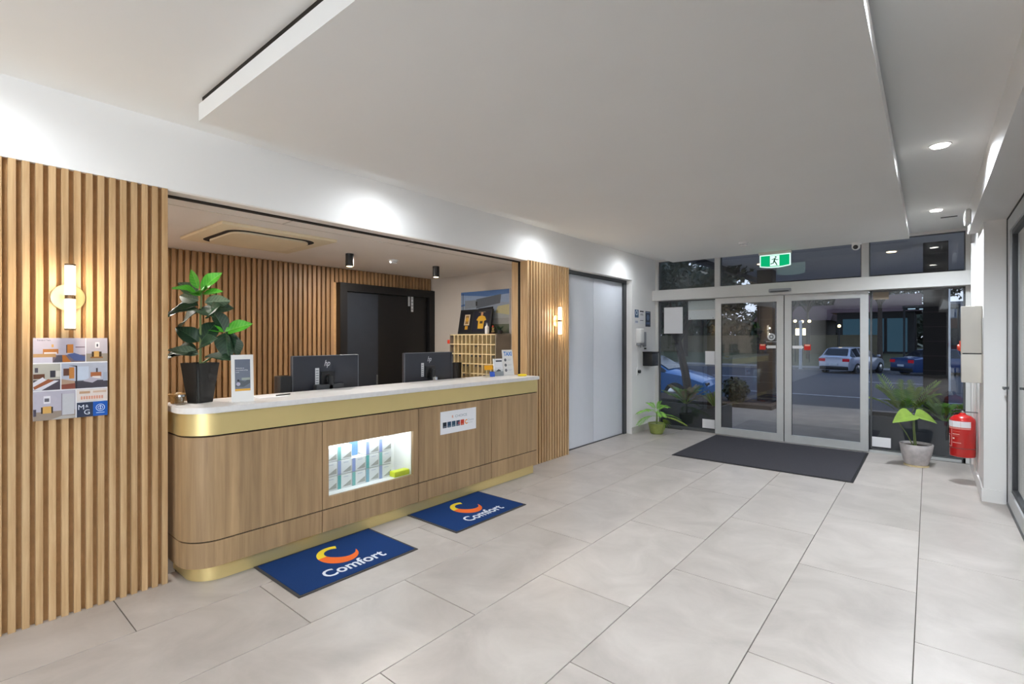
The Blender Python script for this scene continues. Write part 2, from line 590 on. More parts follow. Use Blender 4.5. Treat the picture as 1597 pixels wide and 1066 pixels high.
class Print:
    def __init__(self, o, u, v, n):
        self.o, self.u, self.v, self.n = Vector(o), Vector(u), Vector(v), Vector(n)
        self.polys = []
        self.lift = 0.0004

    def P(self, a, b, h):
        return self.o + self.u * a + self.v * b + self.n * h

    def poly(self, pts, col):
        self.lift += 0.00006
        self.polys.append(([self.P(a, b, self.lift) for a, b in pts], [tuple(range(len(pts)))], col))
        return self

    def rect(self, a0, b0, a1, b1, col):
        return self.poly([(a0, b0), (a1, b0), (a1, b1), (a0, b1)], col)

    def disc(self, a, b, r, col, n=18, ry=None):
        ry = r if ry is None else ry
        return self.poly([(a + r * math.cos(2 * math.pi * i / n), b + ry * math.sin(2 * math.pi * i / n)) for i in range(n)], col)

    def ring(self, a, b, r0, r1, col, n=24, a0=0, a1=360):
        self.lift += 0.00006
        pts, fs = [], []
        for i in range(n + 1):
            t = R(a0 + (a1 - a0) * i / n)
            pts.append(self.P(a + r0 * math.cos(t), b + r0 * math.sin(t), self.lift))
            pts.append(self.P(a + r1 * math.cos(t), b + r1 * math.sin(t), self.lift))
        for i in range(n):
            fs.append((2 * i, 2 * i + 1, 2 * i + 3, 2 * i + 2))
        self.polys.append((pts, fs, col))
        return self

    def text(self, s, a, b, h, col, bold=0.0, shear=0.0, width=None, rot=0.0):
        """h = capital height"""
        vs_, fs_ = glyphs(s, bold, shear)
        if not vs_: return self
        x0 = min(v[0] for v in vs_); x1 = max(v[0] for v in vs_)
        k = h / 0.69
        kx = k if width is None else width / max(1e-6, (x1 - x0))
        self.lift += 0.00006
        ca, sa = math.cos(rot), math.sin(rot)
        pts = []
        for x, y in vs_:
            X, Y = (x - x0) * kx, y * k
            pts.append(self.P(a + X * ca - Y * sa, b + X * sa + Y * ca, self.lift))
        self.polys.append((pts, fs_, col))
        return self

    def build(self, name, parent, mats=None):
        cols = []
        V, F, MI = [], [], []
        for pts, fs, col in self.polys:
            if col not in cols: cols.append(col)
            k = len(V)
            V += [p - ORG[parent] for p in pts]
            for f in fs:
                F.append(tuple(i + k for i in f)); MI.append(cols.index(col))
        me = bpy.data.meshes.new(name)
        me.from_pydata([tuple(v) for v in V], [], F)
        for c in cols:
            me.materials.append(MATS[c] if c in MATS else ink(c))
        me.polygons.foreach_set('material_index', MI)
        me.update()
        o = bpy.data.objects.new(name, me)
        COL.objects.link(o)
        o.parent = parent
        ORG[o] = ORG[parent]
        return o


# ================================================================== SETTING
XL = -3.51          # face of the left wall
YE = 7.98           # entrance glass line
ZC = 2.778          # ceiling
ZR = 2.655          # underside of the raft
W = 0.6             # tile width

# ---- floor of 600 x 1200 porcelain tiles, running bond
floor = struct(MB().box(-6.0, 2.6, -10.5, 8.06, -0.12, -0.006).build('floor', 'grout'))
tm = MB().box(-W / 2 + 0.0024, W / 2 - 0.0024, -W + 0.0024, W - 0.0024, -0.012, 0.0, bevel=0.0008, seg=1).mesh('tile', 'porcelain_tile')
X0 = -2.0765 * EYE
for lane in range(-1, 8):
    # lane index 0 lies between joint lines 0 and 1
    xa = -2.07650 * EYE + lane * W
    xb = xa + W
    cut_l, cut_r = max(xa, -3.70), min(xb, 1.2)
    if cut_r - cut_l < 0.02: continue
    full = (cut_r - cut_l) > W - 0.01
    # joints on y = k*W + 0.18*W with parity by lane
    par = 0 if lane % 2 == 0 else 1
    k = -18 + par
    while True:
        ya = (k + 0.18) * W; yb = ya + 2 * W
        k += 2
        if ya > 7.9: break
        yb2 = min(yb, 8.02)
        if full and yb2 == yb:
            o = bpy.data.objects.new('tile', tm)
            COL.objects.link(o)
            o.parent = floor
            o.location = ((xa + xb) / 2, (ya + yb) / 2, 0)
        else:
            me = MB().box(cut_l + 0.0024, cut_r - 0.0024, ya + 0.0024, yb2 - 0.0024, -0.012, 0.0).mesh('tile', 'porcelain_tile', ((cut_l + cut_r) / 2, (ya + yb2) / 2, 0))
            o = bpy.data.objects.new('tile', me)
            COL.objects.link(o)
            o.parent = floor
            o.location = ((cut_l + cut_r) / 2, (ya + yb2) / 2, 0)

# ---- ceiling with raft
ceiling = struct(MB().box(-3.66, 2.6, -10.5, 8.06, ZC, ZC + 0.12).build('ceiling', 'ceiling_paint'))
raft = MB()
raft.box(-3.05, -0.175, 0.985, 7.54, ZR, ZC - 0.03)
raft_o = raft.build('raft', 'ceiling_paint', ceiling)
MB().box(-3.02, -0.21, 0.992, 7.50, ZC - 0.03, ZC).build('raft_gap_shade', 'shade_and_slot_black', ceiling)  # dark strip paints the shade in the gap above the raft
vent = MB()
vent.box(0.10, 0.235, 7.09, 7.115, ZC - 0.006, ZC)
vent.build('slot_vent', 'charcoal_frame', ceiling)

# ---- left wall (white), with the office opening and the lift recess
wl = MB()
wl.box(-3.66, XL, -10.5, 8.06, 2.372, ZC)                       # bulkhead above
wl.box(-3.66, XL, 7.075, 8.06, 0, 2.372)                       # beyond the doors
wl.box(-3.66, XL - 0.05, -10.5, 0.93, 0, 2.372)                 # behind the slats
wl.box(-3.66, XL - 0.05, 4.52, 5.36, 0, 2.372)
wall_left = struct(wl.build('wall_left', 'white_paint'))
struct(MB().box(XL, XL + 0.012, 7.075, 7.93, 0, 0.10).build('baseboard_left', 'skirting_tile'))
wb = MB()
wb.box(-3.66, 2.6, -10.6, -10.5, 0, ZC)
struct(wb.build('wall_behind', 'planter_grey'))


def slat_mesh(wd, dp, z0, z1, mat):
    return MB().box(0, dp, -wd / 2, wd / 2, z0, z1, bevel=0.0015, seg=1).mesh('slat', mat)


def slat_wall(name, xb, xf, y0, y1, pitch, wd, z0, z1, mat, first=None):
    base = struct(MB().box(xb, xb + 0.012, y0, y1, z0, z1).build(name, 'slat_backing'))
    me = slat_mesh(wd, xf - xb - 0.012, z0, z1, mat)
    y = first if first is not None else y0 + pitch / 2
    while y < y1 - wd / 2 + 1e-4:
        o = bpy.data.objects.new('slat', me)
        COL.objects.link(o)
        o.parent = base
        o.location = (xb + 0.012, y, 0)
        y += pitch
    return base


sl = slat_wall('wall_slatted_left', XL - 0.042, XL, -0.62, 0.968, 0.05, 0.029, 0.0, 2.372, 'oak_slat', first=0.968 - 0.0145 - 31 * 0.05)
sl2 = slat_wall('wall_slatted_pilaster', XL - 0.042, XL, 4.475, 5.365, 0.0545, 0.031, 0.0, 2.372, 'oak_slat', first=4.475 + 0.0155)
# timber jamb linings of the office opening
jl = MB()
jl.box(-3.612, XL - 0.002, 4.466, 4.4745, 0, 2.37)
jl.box(-3.74, -3.648, 4.466, 4.4745, 0, 2.37)
jamb = struct(jl.build('trim_1', 'oak_slat'))
MB().box(-3.648, -3.612, 4.468, 4.4745, 0, 2.37).build('shutter_track', 'shade_and_slot_black', jamb)
jr = MB(); jr.box(-3.74, XL - 0.06, 0.962, 0.970, 0, 2.37)
struct(jr.build('trim_2', 'oak_slat'))
lt = MB(); lt.box(-3.612, XL, 0.97, 4.466, 2.362, 2.3715)
lt_o = struct(lt.build('trim_3', 'office_ceiling'))
tk = MB(); tk.box(-3.655, -3.613, 0.97, 4.466, 2.352, 2.3715)
tk.build('shutter_track', 'shade_and_slot_black', lt_o)

# ---- office behind the counter
XO, YO = -5.80, 5.0
oc = struct(MB().box(-5.95, -3.66, 0.0, 5.1, 2.372, 2.46).build('ceiling_office', 'office_ceiling'))
sj = MB()
sj.box(-3.906, -3.898, 0.1, 5.0, 2.3695, 2.3719)
sj.box(-3.898, -3.66, 1.84, 1.848, 2.3695, 2.3719)
sj.box(-3.898, -3.66, 3.04, 3.048, 2.3695, 2.3719)
sj.build('cover_strip', 'office_paint', oc)
struct(MB().box(-5.95, XO, 0.0, 5.1, 0, 2.372).build('wall_office_back', 'slat_backing'))
struct(MB().box(XO, -3.74, YO, YO + 0.1, 0, 2.372).build('wall_office_right', 'office_paint'))
struct(MB().box(XO, -3.66, 0.0, 0.1, 0, 2.372).build('wall_office_left', 'office_paint'))
struct(MB().box(-3.74, -3.662, 4.475, 5.0, 0, 2.372).build('trim_4', 'office_paint'))
osw = struct(MB().box(XO, XO + 0.004, 0.1, YO, 0.0, 2.37).build('wall_office_slats', 'slat_backing'))
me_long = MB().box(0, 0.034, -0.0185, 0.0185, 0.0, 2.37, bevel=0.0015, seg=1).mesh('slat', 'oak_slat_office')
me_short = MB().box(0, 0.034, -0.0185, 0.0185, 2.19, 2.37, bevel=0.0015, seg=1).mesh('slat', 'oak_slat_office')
y = 0.16
while y < YO - 0.03:
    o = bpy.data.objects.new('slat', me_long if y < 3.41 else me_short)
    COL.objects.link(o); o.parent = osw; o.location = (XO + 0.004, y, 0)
    y += 0.0592

# black double doors in the office back wall
bd = empty('door_5', (XO + 0.02, 4.2, 0)); struct(bd)
f = MB()
f.box(XO + 0.004, XO + 0.10, 3.43, 3.53, 0, 2.185)
f.box(XO + 0.004, XO + 0.10, 4.90, 4.998, 0, 2.185)
f.box(XO + 0.004, XO + 0.10, 3.53, 4.90, 2.08, 2.185)
f.build('door_frame', 'black_door', bd)
MB().box(XO + 0.02, XO + 0.06, 3.535, 4.02, 0, 2.075).build('door_leaf', 'navy_door', bd)
lf = MB().box(XO + 0.02, XO + 0.045, 4.026, 4.895, 0, 2.075).build('door_leaf', 'black_door', bd)
MB().box(XO + 0.05, XO + 0.075, 3.99, 4.012, 0.78, 0.98, bevel=0.004).build('door_handle', 'aluminium_dark', bd)
p = Print((XO + 0.045, 4.52, 1.86), (0, 1, 0), (0, 0, 1), (1, 0, 0))
p.rect(0.02, 0.08, 0.055, 0.22, '#b9bcc2').rect(0.075, 0.0, 0.115, 0.28, '#c9ccd2')
for i in range(5): p.rect(0.08, 0.03 + i * 0.05, 0.11, 0.045 + i * 0.05, '#8a8d95')
p.build('notice', bd)

# ---- white lift-height doors in the left wall
MBt = MB
d3 = empty('door_3', (-3.63, 5.75, 0)); struct(d3)
MB().box(-3.66, -3.63, 5.38, 6.128, 0.012, 2.325, bevel=0.002).build('door_leaf', 'lift_panel', d3)
d4 = empty('door_4', (-3.63, 6.55, 0)); struct(d4)
MB().box(-3.66, -3.63, 6.133, 6.985, 0.012, 2.325, bevel=0.002).build('door_leaf', 'lift_panel', d4)
fr = MB()
fr.box(-3.66, -3.60, 6.985, 7.074, 0, 2.372)
fr.box(-3.66, -3.60, 5.37, 6.985, 2.325, 2.372)
fr.box(-3.66, -3.625, 5.366, 5.38, 0, 2.325)
struct(fr.build('trim_5', 'charcoal_frame'))
struct(MB().box(-3.66, -3.62, 5.38, 6.985, -0.002, 0.008).build('trim_6', 'aluminium_dark'))
struct(MB().box(-3.9, -3.661, 5.37, 8.06, 0, 2.372).build('wall_core', 'white_paint'))

# ---- entrance: header beam, transoms, sidelights and sliding leaves
hd = struct(MB().box(-3.585, 0.375, 7.80, 8.03, 2.092, 2.262, bevel=0.003, seg=1).build('trim_7', 'aluminium_white'))
tr = MB()
for xm in (-2.505, -0.635):
    tr.box(xm - 0.04, xm + 0.04, 7.93, 8.03, 2.262, ZC)
tr.box(XL, XL + 0.05, 7.93, 8.03, 0, ZC)
tr.box(0.335, 0.378, 7.93, 8.03, 0, ZC)
tr.box(XL, 0.378, 7.94, 8.03, ZC - 0.03, ZC)
struct(tr.build('trim_8', 'aluminium_white'))


def window(n, x0, x1, z0, z1, dark=0.012, sill=0.0):
    g = MB()
    t = dark
    g.box(x0, x0 + t, 7.965, 8.0, z0, z1); g.box(x1 - t, x1, 7.965, 8.0, z0, z1)
    g.box(x0, x1, 7.965, 8.0, z0, z0 + max(t, sill)); g.box(x0, x1, 7.965, 8.0, z1 - t, z1)
    w = struct(g.build('window_%d' % n, 'aluminium_dark'))
    MB().box(x0 + t * 0.5, x1 - t * 0.5, 7.979, 7.985, z0 + 0.005, z1 - 0.005).build('pane', 'window_glass', w)
    return w


w1 = window(1, XL + 0.05, -2.525, 0.0, 2.092, 0.02, 0.05)
w2 = window(2, XL + 0.05, -2.545, 2.262, ZC - 0.03)
w3 = window(3, -2.465, -0.675, 2.262, ZC - 0.03)
w4 = window(4, -0.595, 0.335, 2.262, ZC - 0.03)
w5 = window(5, -0.585, 0.335, 0.0, 2.092, 0.02, 0.05)
tk = MB(); tk.box(-0.59, 0.30, 7.93, 7.965, 0, 0.03)
struct(tk.build('trim_9', 'aluminium'))


def leaf(n, x0, x1):
    z0, z1 = 0.012, 2.088
    g = MB()
    s = 0.088
    g.box(x0, x0 + s, 7.88, 7.925, z0, z1); g.box(x1 - s, x1, 7.88, 7.925, z0, z1)
    g.box(x0 + s, x1 - s, 7.88, 7.925, z0, z0 + 0.105); g.box(x0 + s, x1 - s, 7.88, 7.925, z1 - 0.085, z1)
    d = struct(g.build('door_%d' % n, 'aluminium'))
    MB().box(x0 + s - 0.005, x1 - s + 0.005, 7.899, 7.906, z0 + 0.10, z1 - 0.08).build('pane', 'window_glass', d)
    gk = MB()
    for (a, b) in ((x0 + s - 0.006, x0 + s + 0.003), (x1 - s - 0.003, x1 - s + 0.006)):
        gk.box(a, b, 7.889, 7.916, z0 + 0.105, z1 - 0.085)
    gk.build('gasket', 'rubber', d)
    return d


dl = leaf(1, -2.52, -1.577)
dr = leaf(2, -1.565, -0.596)
MB().box(-1.5765, -1.5655, 7.89, 7.915, 0.015, 2.085).build('seal_strip', 'rubber', dl)
struct(MB().box(-2.52, -0.59, 7.94, 8.06, -0.006, 0.008).build('trim_10', 'aluminium'))

# stickers on the glass
p = Print((-1.738, 7.8985, 1.497), (1, 0, 0), (0, 0, 1), (0, -1, 0))
p.ring(0, 0, 0.030, 0.052, '#c9cdd0').disc(0, 0, 0.016, '#c9cdd0').ring(0, 0, 0.02, 0.024, '#9aa0a4')
p.rect(-0.07, -0.075, 0.07, -0.066, '#9aa0a4')
p.rect(-0.155, -0.185, -0.075, -0.105, '#c22a22').rect(-0.145, -0.128, -0.085, -0.108, '#e3b9a0')
p.poly([(-0.07, -0.145), (-0.045, -0.115), (-0.045, -0.125), (0.06, -0.125), (0.06, -0.165), (-0.045, -0.165), (-0.045, -0.175)], '#e8e8ea')
p.build('sticker', dl)
p = Print((-1.38, 7.8985, 1.497), (1, 0, 0), (0, 0, 1), (0, -1, 0))
p.rect(0.055, -0.185, 0.135, -0.105, '#c22a22').rect(0.065, -0.128, 0.125, -0.108, '#e3b9a0')
p.poly([(0.05, -0.145), (0.025, -0.115), (0.025, -0.125), (-0.09, -0.125), (-0.09, -0.165), (0.025, -0.165), (0.025, -0.175)], '#e8e8ea')
p.build('sticker', dr)


def sheet(name, x0, x1, z0, z1, col, label, yy=7.972):
    o = MB().box(x0, x1, yy, yy + 0.0015, z0, z1).build(name, col, org=((x0 + x1) / 2, yy, z0))
    return tag(o, label, 'notice')


sheet('notice_sheet', -3.375, -3.06, 1.555, 1.985, 'paper', 'large blank white sheet taped to the left sidelight pane')
np_ = sheet('notice_board', -2.97, -2.55, 1.775, 2.085, 'off_white_plastic', 'wide pale two-tone panel at the top right of the left sidelight')
p = Print((-2.97, 7.972, 1.775), (1, 0, 0), (0, 0, 1), (0, -1, 0))
p.rect(0.0, 0.0, 0.42, 0.145, '#c9cfd2').rect(0.0, 0.15, 0.42, 0.31, '#b4bdbf')
for a in (0.03, 0.39):
    p.disc(a, 0.285, 0.008, '#8a9092').disc(a, 0.02, 0.008, '#8a9092')
p.build('panel_face', np_)
sheet('notice_card', -2.70, -2.556, 1.065, 1.275, 'paper', 'small white card stuck beside the left sliding door leaf')
sheet('floor_level_card', -2.745, -2.556, 0.065, 0.205, 'paper', 'white card low on the left sidelight beside the door stile')
sheet('floor_level_panel', -0.58, -0.37, 0.075, 0.20, 'paper', 'pale card low on the right sidelight beside the big stone pot')
sheet('faded_notice', -0.555, -0.39, 1.975, 2.08, 'rack_side', 'faded greenish paper at the top left of the right sidelight')

# ---- right side: wall block, bulkhead, glass door
rw = MB()
rw.box(0.382, 2.6, 6.20, 8.06, 0, ZC)
wall_right = struct(rw.build('wall_right', 'white_paint'))
struct(MB().box(0.305, 2.6, -10.5, 6.85, 2.53, ZC).build('trim_11', 'white_paint'))
bs = MB()
bs.box(0.368, 0.382, 6.195, 7.93, 0, 0.115); bs.box(0.368, 0.515, 6.187, 6.20, 0, 0.115)
struct(bs.build('baseboard_right', 'white_paint'))
cond = MB()
cond.box(0.352, 0.382, 7.30, 7.36, 0.115, 2.50); cond.tube([(0.365, 6.95, 0.115), (0.365, 6.95, 1.2)], 0.012)
struct(cond.build('trim_12', 'aluminium_white'))

dd = empty('door_6', (0.56, 5.2, 0)); struct(dd)
g = MB()
g.box(0.535, 0.60, 6.03, 6.175, 0.03, 2.515); g.box(0.535, 0.60, 3.2, 3.32, 0.03, 2.515)
g.box(0.535, 0.60, 3.32, 6.03, 2.40, 2.515); g.box(0.535, 0.60, 3.32, 6.03, 0.03, 0.15)
g.build('door_frame', 'aluminium', dd)
k = MB()
k.box(0.53, 0.62, 6.175, 6.20, 0, 2.53); k.box(0.53, 0.62, 3.2, 6.175, 2.515, 2.53)
k.build('seal_strip', 'rubber', dd)
k = MB(); k.box(0.548, 0.59, 5.985, 6.03, 0.15, 2.40); k.box(0.548, 0.59, 3.32, 5.985, 2.36, 2.40); k.box(0.548, 0.59, 3.32, 5.985, 0.15, 0.185)
k.build('inner_bead', 'charcoal_frame', dd)
MB().box(0.565, 0.573, 3.32, 5.985, 0.185, 2.36).build('pane', 'door_glass', dd)
MB().box(0.53, 0.63, 3.2, 6.175, 0.0, 0.03).build('door_track', 'aluminium_dark', dd)
h = MB(); h.box(0.50, 0.535, 6.09, 6.11, 1.03, 1.05); h.box(0.495, 0.507, 6.00, 6.12, 1.03, 1.05, bevel=0.003)
h.build('door_handle', 'aluminium_dark', dd)
d2 = empty('door_7', (0.56, 1.6, 0)); struct(d2)
g = MB()
g.box(0.545, 0.60, 0.0, 0.12, 0.03, 2.515); g.box(0.545, 0.60, 3.05, 3.19, 0.03, 2.515)
g.box(0.545, 0.60, 0.12, 3.05, 2.40, 2.515); g.box(0.545, 0.60, 0.12, 3.05, 0.03, 0.15)
g.build('door_frame', 'aluminium', d2)
MB().box(0.565, 0.573, 0.12, 3.05, 0.15, 2.40).build('pane', 'door_glass', d2)
wr_ = MB()
wr_.box(0.54, 0.7, -10.5, -7.8, 0, 2.53); wr_.box(0.54, 0.7, -1.2, 0.0, 0, 2.53)  # opening left between the pieces lets the added side fill through
struct(wr_.build('wall_right_rear', 'white_paint'))
struct(MB().box(2.5, 2.6, -10.5, 6.2, 0, ZC).build('wall_side_room', 'white_paint'))

# ================================================================== RECEPTION COUNTER
def round_rect(x0, x1, y0, y1, r, n=10):
    """plan outline, ccw, rounded only at the front-left corner (x1, y0)"""
    pts = [(x0, y0)]
    for i in range(n + 1):
        a = -math.pi / 2 + (math.pi / 2) * i / n
        pts.append((x1 - r + r * math.cos(a), y0 + r + r * math.sin(a)))
    pts += [(x1, y1), (x0, y1)]
    return pts


ctr = empty('reception_counter', (-3.5, 2.7, 0), 'long oak reception counter with rounded left end, brass bands and white stone top', 'counter')
wt = MB(); wt.prism(round_rect(-3.76, -3.275, 0.99, 4.38, 0.185), 1.024, 1.06)
bmesh.ops.bevel(wt.bm, geom=[e for e in wt.bm.edges if abs(e.verts[0].co.z - e.verts[1].co.z) < 1e-6], offset=0.003, segments=2, affect='EDGES')
wt.build('worktop', 'stone_top', ctr)
MB().prism(round_rect(-3.74, -3.292, 1.005, 4.365, 0.18), 0.890, 1.0235).build('brass_band', 'brass', ctr)
MB().prism(round_rect(-3.72, -3.31, 1.03, 4.35, 0.17), 0.86, 0.890).build('recess', 'shade_and_slot_black', ctr)  # dark core paints shade into the seam under the brass band
MB().prism(round_rect(-3.72, -3.33, 1.055, 4.34, 0.165), 0.0, 0.10).build('kickboard', 'brass', ctr)
SEAM = [1.841, 2.708, 3.622, 4.362]
NY0, NY1, NZ0, NZ1 = 1.89, 2.652, 0.338, 0.702       # lit display niche
XF, TH = -3.292, 0.03


def corner_panel(z0, z1):
    outer = round_rect(-3.72, XF, 1.008, SEAM[0] - 0.003, 0.178)
    return MB().prism(outer, z0, z1)


MB().prism(round_rect(-3.72, -3.302, 1.018, 4.36, 0.17), 0.249, 0.259).build('recess', 'shade_and_slot_black', ctr)  # dark core gives the lower seam its shade by colour
corner_panel(0.258, 0.880).build('front_panel', 'oak_panel', ctr)
corner_panel(0.098, 0.250).build('plinth_panel', 'oak_panel', ctr)
for i in range(3):
    a, b = SEAM[i] + 0.003, SEAM[i + 1] - 0.003
    if i == 0:
        m = MB()
        m.box(-3.32, XF, a, NY0, 0.258, 0.880); m.box(-3.32, XF, NY1, b, 0.258, 0.880)
        m.box(-3.32, XF, NY0, NY1, 0.258, NZ0); m.box(-3.32, XF, NY0, NY1, NZ1, 0.880)
        m.build('front_panel', 'oak_panel', ctr)
    else:
        MB().box(-3.36, XF, a, b, 0.258, 0.880).build('front_panel', 'oak_panel', ctr)
    MB().box(-3.36, XF, a, b, 0.098, 0.250).build('plinth_panel', 'oak_panel', ctr)
co = MB()
co.box(-3.72, -3.36, SEAM[1], 4.34, 0.10, 0.88); co.box(-3.72, -3.34, SEAM[0], 4.34, 0.10, 0.32); co.box(-3.72, -3.34, SEAM[0], 4.34, 0.72, 0.88)
co.box(-3.72, -3.58, SEAM[0], SEAM[1], 0.32, 0.72)
co.build('carcass', 'shade_and_slot_black', ctr)  # dark colour puts shade behind the upright seams
ni = MB()
ni.box(-3.56, -3.552, NY0 - 0.005, NY1 + 0.005, NZ0 - 0.005, NZ1 + 0.01)
ni.box(-3.552, -3.322, NY0 - 0.006, NY0, NZ0 - 0.005, NZ1 + 0.01); ni.box(-3.552, -3.322, NY1, NY1 + 0.006, NZ0 - 0.005, NZ1 + 0.01)
ni.box(-3.552, -3.322, NY0, NY1, NZ0 - 0.008, NZ0); ni.box(-3.552, -3.322, NY0, NY1, NZ1 + 0.006, NZ1 + 0.012)
ni.build('display_niche', 'white_plastic', ctr)
MB().box(-3.345, -3.333, NY0 + 0.01, NY1 - 0.01, NZ1 - 0.008, NZ1 + 0.003).build('light_strip', 'strip_glow', ctr)
lamp('display_niche_light', 'AREA', (-3.40, (NY0 + NY1) / 2, NZ1), 2.2, (0.93, 0.97, 1.0), ctr, shape='RECTANGLE', size=0.15, size_y=0.7)
MB().box(-3.322, -3.318, NY0, NY1, NZ0, NZ1).build('pane', 'clear_glass', ctr)
MB().box(-4.45, -3.77, 1.0, 4.46, 0.70, 0.73).build('work_desk', 'stone_top', ctr)

# boxes in the lit niche
def gift_box(y, z, w, h, lab, side, grp='white boxes in the lit counter niche'):
    e = empty('gift_box', (-3.46, y + w / 2, z), lab, 'box', grp)
    MB().box(-3.52, -3.40, y, y + w, z, z + h, bevel=0.002, seg=1).build('carton', 'white_plastic', e)
    sc = 0.028
    p = Print((-3.40, y, z), (0, 1, 0), (0, 0, 1), (1, 0, 0))
    p.rect(0.0, 0.0, sc, h, side)
    p.poly([(sc + 0.01, 0.012), (w - 0.006, 0.012), (w - 0.006, 0.055)], '#a7a6a0')
    p.rect(sc + 0.02, h - 0.022, w - 0.03, h - 0.016, '#c3c8d2')
    p.build('carton_print', e)
    return e


cols = ['#8e9fd0', '#7fb3c4', '#5fb0ae', '#8fa2cc', '#79b7b4']
word_c = ['far left', 'second', 'third', 'fourth', 'right-hand']
word_r = ['bottom row', 'middle row', 'top row']
for r_ in range(3):
    for c_ in range(5):
        if r_ == 2 and c_ == 2: continue
        gift_box(NY0 + 0.012 + c_ * 0.123, NZ0 + 0.001 + r_ * 0.108, 0.119, 0.104,
                 'white carton with coloured edge, %s column, %s of the lit counter niche' % (word_c[c_], word_r[r_]), cols[(c_ * 2 + r_) % 5])
o = MB().box(-3.47, -3.463, NY0 + 0.275, NY0 + 0.345, NZ0 + 0.2175, NZ0 + 0.33).build('display_card', 'ink_5f83a8' if 'ink_5f83a8' in MATS else ink('#5f83a8'), org=(-3.467, NY0 + 0.31, NZ0 + 0.2175))
tag(o, 'slate blue card standing in the gap of the top row of niche boxes', 'card')
o = MB().box(-3.40, -3.33, NY1 - 0.16, NY1 - 0.008, NZ0 + 0.0005, NZ0 + 0.045, bevel=0.006).build('tissue_pack', 'lime_card', org=(-3.365, NY1 - 0.08, NZ0))
tag(o, 'lime yellow packet at the lower right corner of the lit counter niche', 'packet')

# logo board on the counter front
sg = empty('sign_board', (XF, 3.17, 0.625), 'white sign with a row of small coloured squares on the counter front', 'sign')
MB().box(XF + 0.0005, XF + 0.006, 2.95, 3.396, 0.624, 0.824).build('board', 'paper', sg)
p = Print((XF + 0.006, 2.95, 0.624), (0, 1, 0), (0, 0, 1), (1, 0, 0))
p.text('R', 0.135, 0.135, 0.022, '#d97f5c', bold=0.02)
p.text('CHOICE', 0.175, 0.135, 0.022, '#8e97a0', width=0.15)
for i, c in enumerate(['#1d2430', '#24405c', '#2d4a5e', '#39405a', '#c7402c']):
    a = 0.025 + i * 0.054
    p.rect(a, 0.055, a + 0.046, 0.105, c)
    p.rect(a + 0.008, 0.062, a + 0.038, 0.068, '#8796a5' if i < 4 else '#e08a72')
p.ring(0.205 + 0.018, 0.078, 0.006, 0.012, '#d04a3a')
p.ring(0.318, 0.08, 0.012, 0.022, '#ef9a4a', a0=60, a1=330)
p.text('Choice', 0.332, 0.085, 0.018, '#b0b4ba', width=0.08)
p.rect(0.332, 0.066, 0.40, 0.070, '#c6c9cf')
p.build('sign_print', sg)

# ================================================================== MATS
def comfort_mat(y0, w, d, label):
    e = empty('floor_mat', (-3.03, y0 + w / 2, 0), label, 'mat', 'blue logo mats along the counter')
    x0 = -3.325; x1 = x0 + d
    MB().box(x0, x1, y0, y0 + w, 0.0005, 0.006, bevel=0.002, seg=1).build('rubber_border', 'mat_edge', e)
    MB().box(x0 + 0.018, x1 - 0.018, y0 + 0.018, y0 + w - 0.018, 0.004, 0.0095, bevel=0.002, seg=1).build('pile', 'mat_blue', e)
    p = Print((x1, y0, 0.0095), (0, 1, 0), (-1, 0, 0), (0, 0, 1))
    k = w / 0.86
    ou, ov, ru, rv_ = 0.445 * k, 0.342, 0.130 * k, 0.150

    def arc(a0, a1, n, th, col):
        o_, i_ = [], []
        for q in range(n + 1):
            f_ = q / n
            t = R(a0 + (a1 - a0) * f_)
            h = 1 - th(f_)
            o_.append((ou + ru * math.cos(t), ov + rv_ * math.sin(t)))
            i_.append((ou + ru * h * math.cos(t) + 0.02 * (1 - h), ov + rv_ * h * math.sin(t) + 0.03 * (1 - h)))
        lift = p.lift
        for q in range(n):
            p.poly([o_[q], o_[q + 1], i_[q + 1], i_[q]], col)
            p.lift = lift + 0.00006
    # orange sweep, pointed on the right, and the blunt yellow arm above it
    arc(352, 172, 24, lambda f_: 0.03 + 0.50 * math.sin(math.pi * min(1, f_ * 0.72)), 'logo_orange')
    arc(172, 62, 14, lambda f_: 0.42 + 0.0 * f_ - 0.10 * math.sin(math.pi * f_), 'logo_yellow')
    p.text('Comfort', 0.225 * k, 0.085, 0.098, 'logo_white', bold=0.022, width=0.435 * k)
    p.build('logo', e)
    return e


comfort_mat(1.385, 0.86, 0.593, 'navy logo mat at the nearer, left end of the counter')
comfort_mat(2.612, 0.85, 0.593, 'navy logo mat at the farther, right end of the counter')
em = empty('entrance_mat', (-1.54, 6.98, 0), 'large charcoal entrance mat in front of the sliding doors', 'mat')
MB().box(-2.492, -0.588, 6.115, 7.83, 0.0005, 0.006, bevel=0.002, seg=1).build('rubber_border', 'rubber', em)
MB().box(-2.47, -0.61, 6.14, 7.805, 0.004, 0.0105, bevel=0.002, seg=1).build('pile', 'mat_charcoal', em)

